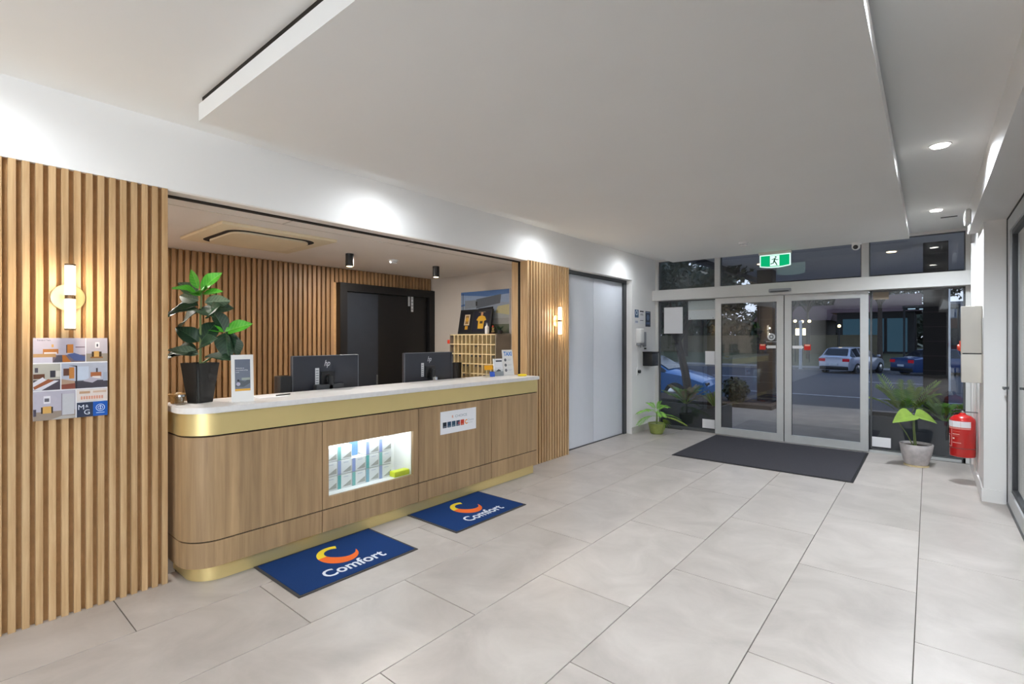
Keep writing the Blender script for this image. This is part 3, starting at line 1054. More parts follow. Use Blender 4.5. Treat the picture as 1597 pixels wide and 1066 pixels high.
# ================================================================== WALL LIGHTS AND POSTER
def sconce(y, label):
    e = empty('wall_sconce', (XL, y, 1.688), label, 'wall lamp', 'brass tube wall lamps')
    MB().lathe((XL + 0.001, y, 1.688), [(0.07, 0), (0.07, 0.010), (0.063, 0.014)], seg=32, axis='x').build('back_plate', 'brass', e)
    MB().cone((XL + 0.014, y, 1.688), (XL + 0.045, y, 1.688), 0.014).build('arm', 'brass', e)
    xc = XL + 0.062
    MB().cone((xc, y, 1.677), (xc, y, 1.699), 0.0225).build('collar', 'brass_dark', e)
    for z0, z1 in ((1.524, 1.677), (1.699, 1.852)):
        MB().cone((xc, y, z0), (xc, y, z1), 0.0215, seg=24).build('glass_tube', 'tube_glow', e)
    for z0, z1 in ((1.515, 1.524), (1.852, 1.861)):
        MB().cone((xc, y, z0), (xc, y, z1), 0.0225, seg=24).build('end_cap', 'brass_dark', e)
    lamp('sconce_glow', 'POINT', (xc + 0.045, y, 1.77), 2.2, (1, 0.84, 0.62), e, shadow_soft_size=0.02)
    lamp('sconce_glow', 'POINT', (xc + 0.045, y, 1.60), 2.2, (1, 0.84, 0.62), e, shadow_soft_size=0.02)
    return e


sconce(0.514, 'brass wall lamp with glowing double tube above the photo poster')
sconce(5.03, 'brass wall lamp with glowing double tube on the slatted pilaster beside the white doors')

ps = empty('photo_poster', (XL, 0.53, 1.045), 'glossy poster of six bedroom photos fixed to the left oak slats', 'poster')
MB().box(XL + 0.001, XL + 0.006, 0.379, 0.679, 1.048, 1.474).build('board', 'paper', ps)
PW, PH = 0.30, 0.426
p = Print((XL + 0.006, 0.379, 1.048), (0, 1, 0), (0, 0, 1), (1, 0, 0))


def U(a): return a * PW


def V(b): return b * PH


def room(a0, b0, a1, b1, wall, flo, hz, items):
    p.rect(U(a0), V(b0), U(a1), V(b1), wall)
    p.rect(U(a0), V(b0), U(a1), V(b0 + (b1 - b0) * hz), flo)
    for pts, c in items:
        p.poly([(U(a0 + (a1 - a0) * s), V(b0 + (b1 - b0) * t)) for s, t in pts], c)


def rc(a0, b0, a1, b1): return [(a0, b0), (a1, b0), (a1, b1), (a0, b1)]


room(0.0, 0.70, 0.685, 1.0, '#b9b1bd', '#6e5f68', 0.30, [
    (rc(0.18, 0.36, 0.47, 0.55), '#b0703a'), (rc(0.20, 0.34, 0.44, 0.42), '#ddd3cf'), (rc(0, 0.22, 0.42, 0.36), '#b48d62'), (rc(0, 0.0, 0.36, 0.22), '#c5c1d0'),
    ([(0.55, 0.0), (0.72, 0.0), (0.60, 0.30), (0.54, 0.30)], '#b06a2c'), (rc(0.62, 0.38, 0.64, 0.72), '#4a3b40'), (rc(0.64, 0.38, 0.76, 0.74), '#c07a3a'),
    ([(0.64, 0.32), (0.78, 0.38), (1.0, 0.22), (1.0, 0.04), (0.78, 0.06)], '#4d5a86'), ([(0.36, 0.0), (0.55, 0.0), (0.54, 0.3), (0.46, 0.3)], '#4f4b55'),
    (rc(0.80, 0.60, 0.99, 0.64), '#6b5a66'), (rc(0.34, 0.62, 0.38, 0.74), '#d0a060')])
p.text('Standard Twin', U(0.05), V(0.965), 0.008, '#3a3544', width=U(0.17))
room(0.695, 0.70, 1.0, 1.0, '#b0aab4', '#8d8478', 0.34, [
    (rc(0.42, 0.58, 0.62, 0.82), '#d9d8da'), (rc(0.48, 0.63, 0.56, 0.75), '#4b4e58'), (rc(0.26, 0.20, 0.72, 0.42), '#3c2c20'), (rc(0.36, 0.20, 0.60, 0.44), '#c49a5a'), (rc(0.2, 0.14, 0.78, 0.20), '#8a5f34')])
room(0.0, 0.365, 0.345, 0.685, '#a9a79f', '#47404a', 0.4, [
    (rc(0.06, 0.68, 0.18, 0.86), '#4a4650'), (rc(0.0, 0.44, 0.42, 0.62), '#5c3b2a'), ([(0.0, 0.30), (0.35, 0.50), (0.45, 0.40), (0.95, 0.34), (0.3, 0.0), (0.0, 0.02)], '#cac9d4'),
    ([(0.0, 0.14), (0.55, 0.42), (0.78, 0.36), (0.05, 0.04)], '#8c5236'), (rc(0.62, 0.48, 0.82, 0.74), '#33323a'), (rc(0.84, 0.50, 1.0, 0.72), '#c9c6c0')])
room(0.36, 0.365, 1.0, 0.685, '#a8adbd', '#434049', 0.30, [
    ([(0.0, 0.0), (0.28, 0.02), (0.28, 0.30), (0.0, 0.40)], '#a58b78'), (rc(0.04, 0.52, 0.18, 0.80), '#5a3b30'), (rc(0.16, 0.40, 0.27, 0.84), '#b5793f'), ([(0.0, 0.0), (0.29, 0.0), (0.29, 0.22), (0.0, 0.18)], '#7c463a'),
    ([(0.15, 0.92), (0.30, 0.86), (0.30, 0.0), (0.33, 0.0), (0.33, 0.90)], '#2d2b33'), (rc(0.34, 0.34, 0.58, 0.86), '#b7c2d4'), (rc(0.62, 0.44, 0.86, 0.62), '#9b5f3c'), (rc(0.66, 0.36, 0.84, 0.46), '#d9d2cf'),
    ([(0.46, 0.28), (0.62, 0.42), (0.84, 0.36), (0.66, 0.20)], '#a9a5b4'), (rc(0.74, 0.62, 0.78, 0.78), '#3d3b42'), (rc(0.90, 0.26, 1.0, 0.6), '#9aa2b4')])
room(0.0, 0.0, 0.545, 0.35, '#aca8b6', '#8c7f74', 0.30, [
    (rc(0.24, 0.58, 0.40, 0.84), '#d5d4da'), (rc(0.26, 0.64, 0.37, 0.76), '#5b5a64'), (rc(0.18, 0.24, 0.46, 0.46), '#33271d'), (rc(0.22, 0.24, 0.42, 0.48), '#c69c58'), (rc(0.66, 0.10, 0.68, 0.9), '#7d7680'),
    (rc(0.68, 0.14, 0.98, 0.88), '#b6b7bd'), ([(0.4, 0.0), (0.68, 0.12), (1.0, 0.1), (1.0, 0.0)], '#a8a39e'), (rc(0.0, 0.16, 0.07, 0.40), '#4a4450')])
p.rect(U(0.565), V(0.20), U(1.0), V(0.35), '#d5cbc6')
p.rect(U(0.60), V(0.295), U(0.75), V(0.325), '#b08f74').rect(U(0.79), V(0.30), U(0.98), V(0.325), '#c5ab98')
for i in range(9):
    p.rect(U(0.62 + i * 0.036), V(0.222), U(0.645 + i * 0.036), V(0.262), '#c98d78')
p.rect(U(0.565), V(0.0), U(0.79), V(0.185), '#2b3448').rect(U(0.79), V(0.0), U(1.0), V(0.185), '#1c54a8')
p.text('M', U(0.585), V(0.095), 0.026, '#d7dce6', width=0.024)
p.text('&', U(0.685), V(0.12), 0.014, '#d7dce6')
p.text('G', U(0.665), V(0.03), 0.026, '#d7dce6', width=0.024)
p.ring(U(0.895), V(0.105), 0.017, 0.0195, '#d7e4f4')
p.ring(U(0.895), V(0.105), 0.009, 0.011, '#d7e4f4')
p.rect(U(0.89), V(0.085), U(0.90), V(0.135), '#d7e4f4').rect(U(0.835), V(0.035), U(0.955), V(0.045), '#9fb9dc')
p.build('poster_print', ps)

# ================================================================== COUNTER-TOP THINGS
ZT = 1.0602


def leaf_mesh(name, L, Wd, droop, mat, fold=0.18, n=7, wave=0.0, tip=0.5):
    """leaf along +x, face up +z"""
    bm = MB()
    rows = []
    for i in range(n + 1):
        t = i / n
        w = Wd * (math.sin(math.pi * min(1, t ** tip * 1.0)) ** 0.8) * 0.5 if 0 < t < 1 else 0.004
        x = L * t; z = -droop * t * t
        row = []
        for s in (-1, -0.5, 0, 0.5, 1):
            row.append(bm.bm.verts.new((x, s * w, z + abs(s) * w * fold * 2 + wave * math.sin(t * 9 + s * 2) * abs(s))))
        rows.append(row)
    for a, b in zip(rows, rows[1:]):
        for k in range(4):
            bm.bm.faces.new((a[k], b[k], b[k + 1], a[k + 1]))
    me = bm.mesh(name, mat)
    return me


def aim(base, direction, roll=0.0):
    d = Vector(direction).normalized()
    up = Vector((0, 0, 1))
    y = up.cross(d)
    if y.length < 1e-3: y = Vector((0, 1, 0))
    y.normalize()
    z = d.cross(y)
    m = Matrix((d, y, z)).transposed().to_4x4()
    return Matrix.Translation(Vector(base)) @ m @ Matrix.Rotation(roll, 4, 'X')


# fiddle leaf fig in a tapered black pot
fx, fy = -3.615, 1.175
fig = empty('potted_fig', (fx, fy, ZT), 'fiddle-leaf plant in a square black pot on the left end of the counter', 'plant')


def square_ring(c, z, h, ang):
    return [(c[0] + h * math.cos(ang + R(45 + 90 * i)), c[1] + h * math.sin(ang + R(45 + 90 * i)), z) for i in range(4)]


pt = MB()
an = R(20)
lo, hi, inn = square_ring((fx, fy), ZT, 0.078, an), square_ring((fx, fy), ZT + 0.255, 0.116, an), square_ring((fx, fy), ZT + 0.255, 0.107, an)
dn = square_ring((fx, fy), ZT + 0.225, 0.101, an)
vv = [[pt.bm.verts.new(q) for q in ring] for ring in (lo, hi, inn, dn)]
for a, b in zip(vv, vv[1:]):
    for i in range(4):
        pt.bm.faces.new((a[i], a[(i + 1) % 4], b[(i + 1) % 4], b[i]))
pt.bm.faces.new(vv[0][::-1])
bmesh.ops.bevel(pt.bm, geom=[e for e in pt.bm.edges if abs(e.verts[0].co.z - e.verts[1].co.z) > 0.1], offset=0.012, segments=3, affect='EDGES')
pt.build('plant_pot', 'pot_black', fig)
MB().prism([(q[0], q[1]) for q in square_ring((fx, fy), 0, 0.1, an)], ZT + 0.215, ZT + 0.222).build('soil', 'soil', fig)
tz = ZT + 0.22
MB().tube([(fx, fy, tz), (fx - 0.005, fy + 0.005, tz + 0.16), (fx + 0.004, fy, tz + 0.33), (fx, fy + 0.012, tz + 0.55)], 0.009, r1=0.005).build('trunk', 'stem', fig)
MB().tube([(fx, fy, tz + 0.02), (fx + 0.03, fy + 0.10, tz + 0.10), (fx + 0.035, fy + 0.14, tz + 0.235)], 0.007, r1=0.004).build('branch', 'stem', fig)
FB = [leaf_mesh('leaf', 0.17, 0.105, 0.03, 'leaf_bright', n=8, wave=0.006, tip=0.8), leaf_mesh('leaf', 0.14, 0.06, 0.01, 'leaf_bright', n=8, tip=0.8)]
FD = [leaf_mesh('leaf', 0.19, 0.13, 0.05, 'leaf_dark', n=8, wave=0.008, tip=0.8), leaf_mesh('leaf', 0.165, 0.115, 0.04, 'leaf_dark', n=8, wave=0.006, tip=0.8)]
FU = leaf_mesh('leaf', 0.165, 0.085, 0.02, 'leaf_under', n=8, tip=0.8)
rv = Vector((math.cos(0.69689), math.sin(0.69689), 0))      # to the right as seen from the room
bv = Vector((-math.sin(0.69689), math.cos(0.69689), 0))     # away from the room


def fig_leaf(me, h, along, r_, b_, z_, roll=0.0, side=None):
    base = Vector((fx, fy, tz + h * 1.12)) if side is None else Vector((fx, fy, tz)) + Vector(side)
    base = base + rv * along
    inst('leaf', me, fig, aim(base, rv * r_ + bv * b_ + Vector((0, 0, z_)), roll))


# top cluster (bright)
fig_leaf(FB[1], 0.46, -0.01, -0.5, 0.1, 1.0, R(-80))
fig_leaf(FB[0], 0.45, 0.01, 0.75, -0.1, 0.75, R(75))
fig_leaf(FB[0], 0.42, 0.0, 0.45, -0.8, 0.25, R(30))
fig_leaf(FB[1], 0.43, 0.02, 1.0, -0.2, 0.12, R(50))
fig_leaf(FU, 0.42, -0.01, -1.0, 0.0, 0.65, R(-60))
fig_leaf(FU, 0.38, 0.03, 1.0, 0.1, 0.08, R(-75))
fig_leaf(FB[0], 0.42, 0.0, -0.35, -0.8, 0.3, R(-30))
fig_leaf(FU, 0.39, -0.01, -1.0, 0.2, 0.25, R(-70))
# middle (dark)
fig_leaf(FD[0], 0.36, -0.01, -1.0, -0.2, -0.05, R(-35))
fig_leaf(FD[0], 0.34, 0.0, -0.6, -0.7, -0.05, R(-20))
fig_leaf(FD[1], 0.34, 0.0, 0.75, -0.6, -0.1, R(25))
fig_leaf(FD[0], 0.32, -0.02, -0.9, 0.1, -0.45, R(-40))
fig_leaf(FD[1], 0.33, 0.03, 0.8, 0.3, 0.25, R(50))
fig_leaf(FD[1], 0.30, 0.06, 0.45, -0.5, 0.35, R(70))
# lower
fig_leaf(FD[1], 0.15, -0.01, -0.6, -0.2, 0.55, R(-60))
fig_leaf(FD[1], 0.16, 0.01, 0.3, 0.5, 0.8, R(60))
fig_leaf(FD[1], 0.12, 0.0, 0.6, -0.4, 0.35, R(60))
fig_leaf(FD[0], 0.10, -0.02, -1.0, -0.15, 0.05, R(-35))
fig_leaf(FD[0], 0.09, -0.02, -0.85, -0.5, -0.05, R(-20))
fig_leaf(FU, 0.08, -0.01, -0.6, -0.5, 0.2, R(-50))
fig_leaf(FD[1], 0.06, 0.03, 1.0, 0.0, 0.1, R(20))
# right branch
sd = Vector((0.035, 0.14, 0.235))
fig_leaf(FB[0], 0, 0.0, 0.9, 0.1, 0.40, R(60), sd)
fig_leaf(FB[1], 0, -0.01, -0.9, -0.2, 0.25, R(-40), sd)
fig_leaf(FD[0], 0, 0.0, 0.30, -0.45, -0.9, R(20), sd)
fig_leaf(FD[0], 0, 0.01, 0.65, -0.2, -0.75, R(-10), sd)
fig_leaf(FD[1], 0, -0.01, -0.35, 0.0, 0.9, R(80), sd)
fig_leaf(FD[1], 0, 0.0, 0.1, 0.4, -0.8, R(0), sd)

# tall white brochure holder
def stand_panel(name, c, w, h, yaw, tilt, th, label, cat, mat='white_plastic'):
    """panel standing on the counter; returns the empty and the print frame"""
    e = empty(name, c, label, cat)
    u = Vector((math.sin(yaw) * -1, math.cos(yaw), 0))       # along width
    n = Vector((math.cos(yaw), math.sin(yaw), 0))            # outward
    v = Vector((0, 0, 1)) * math.cos(tilt) - n * math.sin(tilt)
    nn = n * math.cos(tilt) + Vector((0, 0, 1)) * math.sin(tilt)
    o0 = Vector(c) - u * w / 2 + Vector((0, 0, 0.0))
    b = MB(); b.ext([o0, o0 + u * w, o0 + u * w + v * h, o0 + v * h], nn * -th)
    b.build('panel', mat, e)
    return e, (o0 + nn * 0.0002, u, v, nn)


e, fr_ = stand_panel('brochure_stand', (-3.425, 1.362, ZT + 0.0008), 0.132, 0.305, R(-6), R(3), 0.006, 'tall white leaflet stand right of the fig pot', 'stand')
MB().box(-3.50, -3.41, 1.30, 1.43, ZT, ZT + 0.004).build('foot', 'white_plastic', e)
p = Print(*fr_)
p.rect(0.02, 0.07, 0.112, 0.275, '#6f7684').rect(0.02, 0.20, 0.112, 0.275, '#646b7a').rect(0.02, 0.07, 0.112, 0.084, '#d9a648')
p.poly([(0.02, 0.10), (0.05, 0.14), (0.08, 0.13), (0.112, 0.155), (0.112, 0.12), (0.07, 0.095)], '#565c63')
p.rect(0.06, 0.14, 0.11, 0.155, '#9aa39b').disc(0.04, 0.115, 0.012, '#b9b6cc').disc(0.04, 0.138, 0.007, '#2c2b30')
p.text('Welcome to', 0.026, 0.215, 0.007, '#e6e8ee', width=0.05)
p.text('membership', 0.026, 0.202, 0.007, '#e6e8ee', width=0.072)
p.text('now', 0.026, 0.189, 0.006, '#e6e8ee', width=0.02)
p.build('leaflet', e)

# little basket and jar at the far left of the counter
bk = empty('sweet_basket', (-3.68, 1.06, ZT), 'small wicker basket tucked between the slats and the black plant pot', 'basket')
MB().lathe((-3.68, 1.065, ZT), [(0.035, 0.0), (0.047, 0.05), (0.05, 0.055), (0.044, 0.05), (0.034, 0.012)], seg=20).build('bowl', 'wicker', bk)
MB().torus((-3.68, 1.065, ZT + 0.055), 0.048, 0.005).build('rim', 'wicker', bk)
for i, (dx, dy, dz) in enumerate(((0, 0, 0.05), (0.02, 0.014, 0.055), (-0.018, 0.012, 0.053))):
    MB().sphere((-3.68 + dx, 1.065 + dy, ZT + dz), 0.02, 10, 6, (1.2, 0.8, 0.7)).build('sweet', 'leaf_dry' if i != 1 else 'wicker', bk)
gj = empty('glass_jar', (-3.56, 1.075, ZT), 'small clear glass jar with silver lid beside the wicker basket', 'jar')
MB().lathe((-3.565, 1.05, ZT), [(0.026, 0), (0.03, 0.008), (0.03, 0.045), (0.024, 0.05)], seg=18).build('jar_body', 'clear_glass', gj)
MB().lathe((-3.565, 1.05, ZT + 0.05), [(0.026, 0), (0.026, 0.012)], seg=18).build('lid', 'chrome', gj)

o = MB().box(-3.66, -3.50, 1.50, 1.70, ZT, ZT + 0.004).build('paper_sheets', 'paper', org=(-3.58, 1.6, ZT))
tag(o, 'loose cream paper sheets lying on the counter by the left monitor', 'paper')
o = MB().tube([(-3.54, 1.63, ZT + 0.009), (-3.56, 1.74, ZT + 0.009)], 0.004).build('pen', 'black_plastic', org=(-3.55, 1.68, ZT + 0.004))
tag(o, 'thin dark pen lying on the loose paper sheets', 'pen')

# monitors on the lower desk
def monitor(name, y0, y1, ztop, hgt, label, label_mat, arm):
    yc = (y0 + y1) / 2
    e = empty(name, (-3.97, yc, 0.731), label, 'monitor', 'desk monitors seen from behind')
    MB().box(-3.90, -3.868, y0, y1, ztop - hgt, ztop, bevel=0.006).build('housing', 'monitor_back', e)
    b = MB()
    b.box(-3.868, -3.864, y0 + 0.002, y0 + 0.007, ztop - hgt, ztop); b.box(-3.868, -3.864, y0 + 0.002, y1 - 0.002, ztop - 0.006, ztop - 0.001)
    b.box(-3.868, -3.864, y1 - 0.007, y1 - 0.002, ztop - hgt, ztop)
    b.build('rim', 'monitor_rim', e)
    MB().box(-3.905, -3.90, y0 + 0.008, y1 - 0.008, ztop - hgt + 0.015, ztop - 0.008).build('screen', 'black_plastic', e)
    MB().box(-3.868, -3.845, yc - 0.06, yc + 0.06, ztop - 0.255, ztop - 0.135, bevel=0.006).build('bracket', 'black_plastic', e)
    s = MB()
    s.cone((-3.845, yc, ztop - 0.195), (-3.81, yc, ztop - 0.195), 0.035)
    s.box(-3.84, -3.80, yc - 0.022, yc + 0.022, 0.75, ztop - 0.17, bevel=0.006)
    s.build('stand', 'black_plastic', e)
    MB().box(-3.95, -3.785, yc - 0.11, yc + 0.11, 0.731, 0.745, bevel=0.004).build('base', 'black_plastic', e)
    p = Print((-3.868, yc, ztop - 0.09), (0, 1, 0), (0, 0, 1), (1, 0, 0))
    p.text('hp', -0.024, 0.0, 0.05, '#cfd2d8', shear=0.35, width=0.052)
    p.build('logo', e)
    p = Print((-3.868, yc, ztop - 0.27), (0, 1, 0), (0, 0, 1), (1, 0, 0))
    p.rect(-0.105, 0.03, -0.07, 0.165, '#d3d5d8')
    for i in range(6): p.rect(-0.10, 0.04 + i * 0.02, -0.076, 0.047 + i * 0.02, '#7b7f86')
    p.build('sticker', e)
    if arm:
        MB().box(-3.86, -3.80, yc - 0.13, yc + 0.12, 1.02, 1.095, bevel=0.008).build('cable_tray', 'charcoal_frame', e)
    else:
        c = MB()
        c.tube([(-3.85, yc + 0.01, ztop - 0.2), (-3.80, yc + 0.02, ztop - 0.25), (-3.79, yc, 1.07)], 0.01)
        c.box(-3.80, -3.775, yc - 0.03, yc + 0.03, 0.99, 1.09, bevel=0.004)
        c.build('cable_clip', 'chrome', e)
    return e


monitor('monitor', 1.905, 2.505, 1.333, 0.36, 'black monitor back with logo standing behind the left half of the counter', None, True)
monitor('monitor', 3.005, 3.635, 1.333, 0.36, 'black monitor back with logo in front of the black office doors, nearer the key rack', None, False)
o = MB().box(-3.95, -3.845, 1.80, 1.893, 0.731, 1.178, bevel=0.006)
o = o.build('desktop_computer', 'black_plastic', org=(-3.9, 1.85, 0.731))
tag(o, 'slim black computer tower at the left edge of the left monitor', 'computer')

# things at the right end of the counter
tx = empty('taxi_sign', (-3.66, 4.31, ZT), 'white TAXI info sign leaning back at the right end of the counter', 'sign')
e2, fr_ = None, None
u, n = Vector((0, 1, 0)), Vector((1, 0, 0))
yaw = R(-10); til = R(8)
u = Vector((-math.sin(yaw), math.cos(yaw), 0)); n = Vector((math.cos(yaw), math.sin(yaw), 0))
v = Vector((0, 0, 1)) * math.cos(til) - n * math.sin(til); nn = n * math.cos(til) + Vector((0, 0, 1)) * math.sin(til)
o0 = Vector((-3.63, 4.20, ZT + 0.002))
MB().ext([o0, o0 + u * 0.15, o0 + u * 0.15 + v * 0.285, o0 + v * 0.285], nn * -0.005).build('panel', 'white_plastic', tx)
bk_ = MB(); bk_.ext([o0 - nn * 0.006, o0 - nn * 0.006 + u * 0.15, o0 - n * 0.10 + u * 0.15, o0 - n * 0.10], Vector((0, 0, 0.003)))
bk_.build('foot', 'white_plastic', tx)
p = Print(o0 + nn * 0.0002, u, v, nn)
p.text('TAXI', 0.018, 0.218, 0.045, '#2f7fd0', bold=0.03, width=0.118)
for i in range(3):
    p.disc(0.035, 0.055 + i * 0.058, 0.016, '#3b3f4a')
    p.rect(0.028, 0.053 + i * 0.058, 0.042, 0.058 + i * 0.058, '#cfd2d8')
    p.rect(0.065, 0.06 + i * 0.058, 0.125, 0.063 + i * 0.058, '#b9bcc6').rect(0.065, 0.05 + i * 0.058, 0.11, 0.053 + i * 0.058, '#b9bcc6')
p.build('sign_print', tx)

bh = empty('leaflet_holder', (-3.66, 4.13, ZT), 'clear leaflet holder with black and white flyers left of the TAXI sign', 'leaflet holder')
o0 = Vector((-3.63, 4.045, ZT + 0.002))
MB().ext([o0, o0 + u * 0.125, o0 + u * 0.125 + v * 0.19, o0 + v * 0.19], nn * -0.012).build('flyer', 'paper', bh)
MB().ext([o0 + nn * 0.002, o0 + nn * 0.002 + u * 0.125, o0 + nn * 0.002 + u * 0.125 + v * 0.07, o0 + nn * 0.002 + v * 0.07], nn * 0.003).build('pocket', 'clear_glass', bh)
MB().box(-3.72, -3.615, 4.05, 4.165, ZT, ZT + 0.003).build('foot', 'clear_glass', bh)
p = Print(o0 + nn * 0.0002, u, v, nn)
p.rect(0.03, 0.155, 0.115, 0.172, '#4a4e58').rect(0.0, 0.0, 0.125, 0.05, '#a9acb4')
p.poly([(0.02, 0.05), (0.06, 0.075), (0.09, 0.06), (0.09, 0.05)], '#3c3f48').rect(0.01, 0.085, 0.1, 0.088, '#b9bcc6')
p.build('flyer_print', bh)

ch = empty('card_holder', (-3.60, 3.93, ZT), 'clear card holder with an orange card and a blue card on the counter', 'card holder')
o0 = Vector((-3.60, 3.86, ZT + 0.002))
MB().ext([o0, o0 + u * 0.115, o0 + u * 0.115 + v * 0.13, o0 + v * 0.13], nn * -0.003).build('holder', 'clear_glass', ch)
MB().ext([o0 + v * 0.075 + nn * 0.001, o0 + u * 0.11 + v * 0.075 + nn * 0.001, o0 + u * 0.11 + v * 0.125 + nn * 0.001, o0 + v * 0.125 + nn * 0.001], nn * 0.002).build('orange_card', ink('#e8a421'), ch)
MB().ext([o0 + u * 0.055 + v * 0.0 + nn * 0.012, o0 + u * 0.12 + nn * 0.012, o0 + u * 0.12 + v * 0.055 + nn * 0.012, o0 + u * 0.055 + v * 0.055 + nn * 0.012], nn * 0.002).build('blue_card', ink('#3459b8'), ch)
MB().box(-3.66, -3.58, 3.87, 3.97, ZT, ZT + 0.003).build('foot', 'clear_glass', ch)
o = MB().torus((-3.43, 4.275, ZT + 0.010), 0.042, 0.010, seg=24).build('tape_roll', 'yellow_plastic', org=(-3.43, 4.275, ZT))
tag(o, 'yellow ring of tape lying at the right end of the counter', 'tape')

# ================================================================== OFFICE FITTINGS
RX0, RX1, RY0, RY1, RZ0, RZ1 = -5.05, -4.20, 4.70, 4.998, 0.94, 1.53
rk = empty('key_rack', ((RX0 + RX1) / 2, 4.85, 0.5), 'pale timber pigeonhole rack of small slots against the office side wall', 'rack')
MB().box(RX1 - 0.012, RX1, RY0, RY1, 0.5, RZ1).build('side_board', 'rack_side', rk)
MB().box(RX0, RX0 + 0.012, RY0, RY1, 0.5, RZ1).build('side_board', 'rack_side', rk)
MB().box(RX0 + 0.012, RX1 - 0.012, RY1 - 0.008, RY1, 0.5, RZ1).build('back_board', 'rack_back', rk)
sh = MB().box(RX0 + 0.012, RX1 - 0.012, RY0, RY1 - 0.008, -0.007, 0.007).mesh('shelf', 'rack_wood', ((RX0 + RX1) / 2, 4.85, 0))
for i in range(8):
    z = RZ1 - 0.006 - i * 0.128
    inst('shelf', sh, rk, Matrix.Translation(((RX0 + RX1) / 2, 4.85, z)))
dv = MB().box(-0.007, 0.007, RY0, RY1 - 0.008, 0, 0.115).mesh('divider', 'rack_wood', (0, 4.85, 0))
NC = 11
for i in range(5):
    z = RZ1 - 0.006 - (i + 1) * 0.128 + 0.0065
    for j in range(1, NC):
        x = RX0 + 0.012 + (RX1 - RX0 - 0.024) * j / NC
        inst('divider', dv, rk, Matrix.Translation((x, 4.85, z)))
kb = MB()
rr = random.Random(5)
for i in range(1, 5):
    for j in range(NC):
        if rr.random() < 0.35:
            x = RX0 + 0.012 + (RX1 - RX0 - 0.024) * (j + 0.5) / NC
            z = RZ1 - 0.012 - i * 0.128
            kb.box(x - 0.014, x + 0.014, RY0 - 0.003, RY0 - 0.001, z - 0.03, z - 0.008)
kb.build('number_tag', 'dark_trim', rk)
MB().box(RX0, RX1, RY0, RY1, 0.0, 0.5).build('plinth', 'rack_side', rk)
o = MB().box(RX0 - 0.055, RX0 - 0.003, 4.70, 4.76, 1.40, 1.455, bevel=0.008).build('desk_bell_box', 'red_plastic', org=(RX0 - 0.03, 4.73, 1.40))
tag(o, 'small red box clipped to the left side of the pigeonhole rack', 'box')
o = MB().lathe((-4.72, 4.52, 0.731), [(0.05, 0), (0.055, 0.02), (0.062, 0.43), (0.056, 0.43), (0.05, 0.05)], seg=20).build('black_tumbler', 'black_plastic', org=(-4.72, 4.52, 0.731))
tag(o, 'tall black cylinder standing in front of the pigeonhole rack', 'container')
rk2 = MB().box(-4.95, -4.3, 4.46, 4.68, 0.70, 0.7305).build('side_shelf', 'rack_wood', org=(-4.6, 4.57, 0.70))
tag(rk2, 'low timber shelf in front of the pigeonhole rack', 'shelf')

fm = empty('framed_jersey', (-4.78, 4.86, 1.531), 'wide black frame with a yellow jersey and a medal leaning above the key rack', 'picture frame')
FX0, FW, FH = -5.03, 0.60, 0.34
o0 = Vector((FX0, 4.83, 1.536)); u = Vector((1, 0, 0)); til = R(11)
v = Vector((0.0, math.sin(til), math.cos(til))); nn = Vector((0, -math.cos(til), math.sin(til)))
MB().ext([o0, o0 + u * FW, o0 + u * FW + v * FH, o0 + v * FH], nn * -0.022).build('frame', 'black_plastic', fm)
p = Print(o0, u, v, nn)
p.rect(0.03, 0.03, 0.24, 0.31, '#1b1b22').rect(0.27, 0.03, 0.57, 0.31, '#1d1e2c')
p.rect(0.10, 0.12, 0.20, 0.27, '#c9b79a').rect(0.12, 0.135, 0.18, 0.255, '#8a6a3e').disc(0.15, 0.20, 0.03, '#c79a3c').rect(0.125, 0.06, 0.18, 0.11, '#b5862c')
p.poly([(0.33, 0.19), (0.36, 0.235), (0.40, 0.25), (0.44, 0.25), (0.48, 0.235), (0.51, 0.19), (0.475, 0.175), (0.47, 0.07), (0.37, 0.07), (0.365, 0.175)], '#d0a233')
p.disc(0.42, 0.275, 0.02, '#b98a6a', ry=0.027).rect(0.395, 0.14, 0.45, 0.175, '#4a3a22').rect(0.36, 0.295, 0.48, 0.302, '#8a7d66')
p.build('picture', fm)

cv = empty('canvas_print', (-4.65, 4.99, 1.54), 'unframed landscape canvas of a grey flat-roofed building under blue sky', 'picture')
CW, CH = 0.90, 0.58
MB().box(-5.11, -4.21, 4.975, 4.9985, 1.545, 2.125).build('canvas', 'paper', cv)
p = Print((-5.11, 4.975, 1.545), (1, 0, 0), (0, 0, 1), (0, -1, 0))
p.rect(0, 0, CW, CH, '#4f6f9f')
p.poly([(0, 0.40), (0.35, 0.46), (0.9, 0.36), (0.9, 0.52), (0.5, 0.50), (0.0, 0.54)], '#8a9cb8')
p.poly([(0, 0.2), (0.9, 0.2), (0.9, 0.40), (0.6, 0.43), (0.0, 0.38)], '#8d98a8')
p.poly([(0.62, 0.20), (0.9, 0.24), (0.9, 0.38), (0.70, 0.36)], '#b3ab84')
p.poly([(0.08, 0.34), (0.30, 0.36), (0.30, 0.46), (0.08, 0.46)], '#7f868e')
p.poly([(0.30, 0.34), (0.74, 0.40), (0.76, 0.52), (0.30, 0.47)], '#5a6068')
p.rect(0.29, 0.38, 0.32, 0.44, '#2a2c30')
p.poly([(0.36, 0.20), (0.60, 0.20), (0.62, 0.36), (0.34, 0.34)], '#1c1f24')
p.poly([(0.62, 0.10), (0.9, 0.10), (0.9, 0.24), (0.62, 0.28)], '#9a9c9c')
p.rect(0.0, 0.0, CW, 0.12, '#5b6050').rect(0.30, 0.12, 0.9, 0.20, '#8f8f8c').rect(0.035, 0.30, 0.045, 0.56, '#2c3038')
p.build('print', cv)

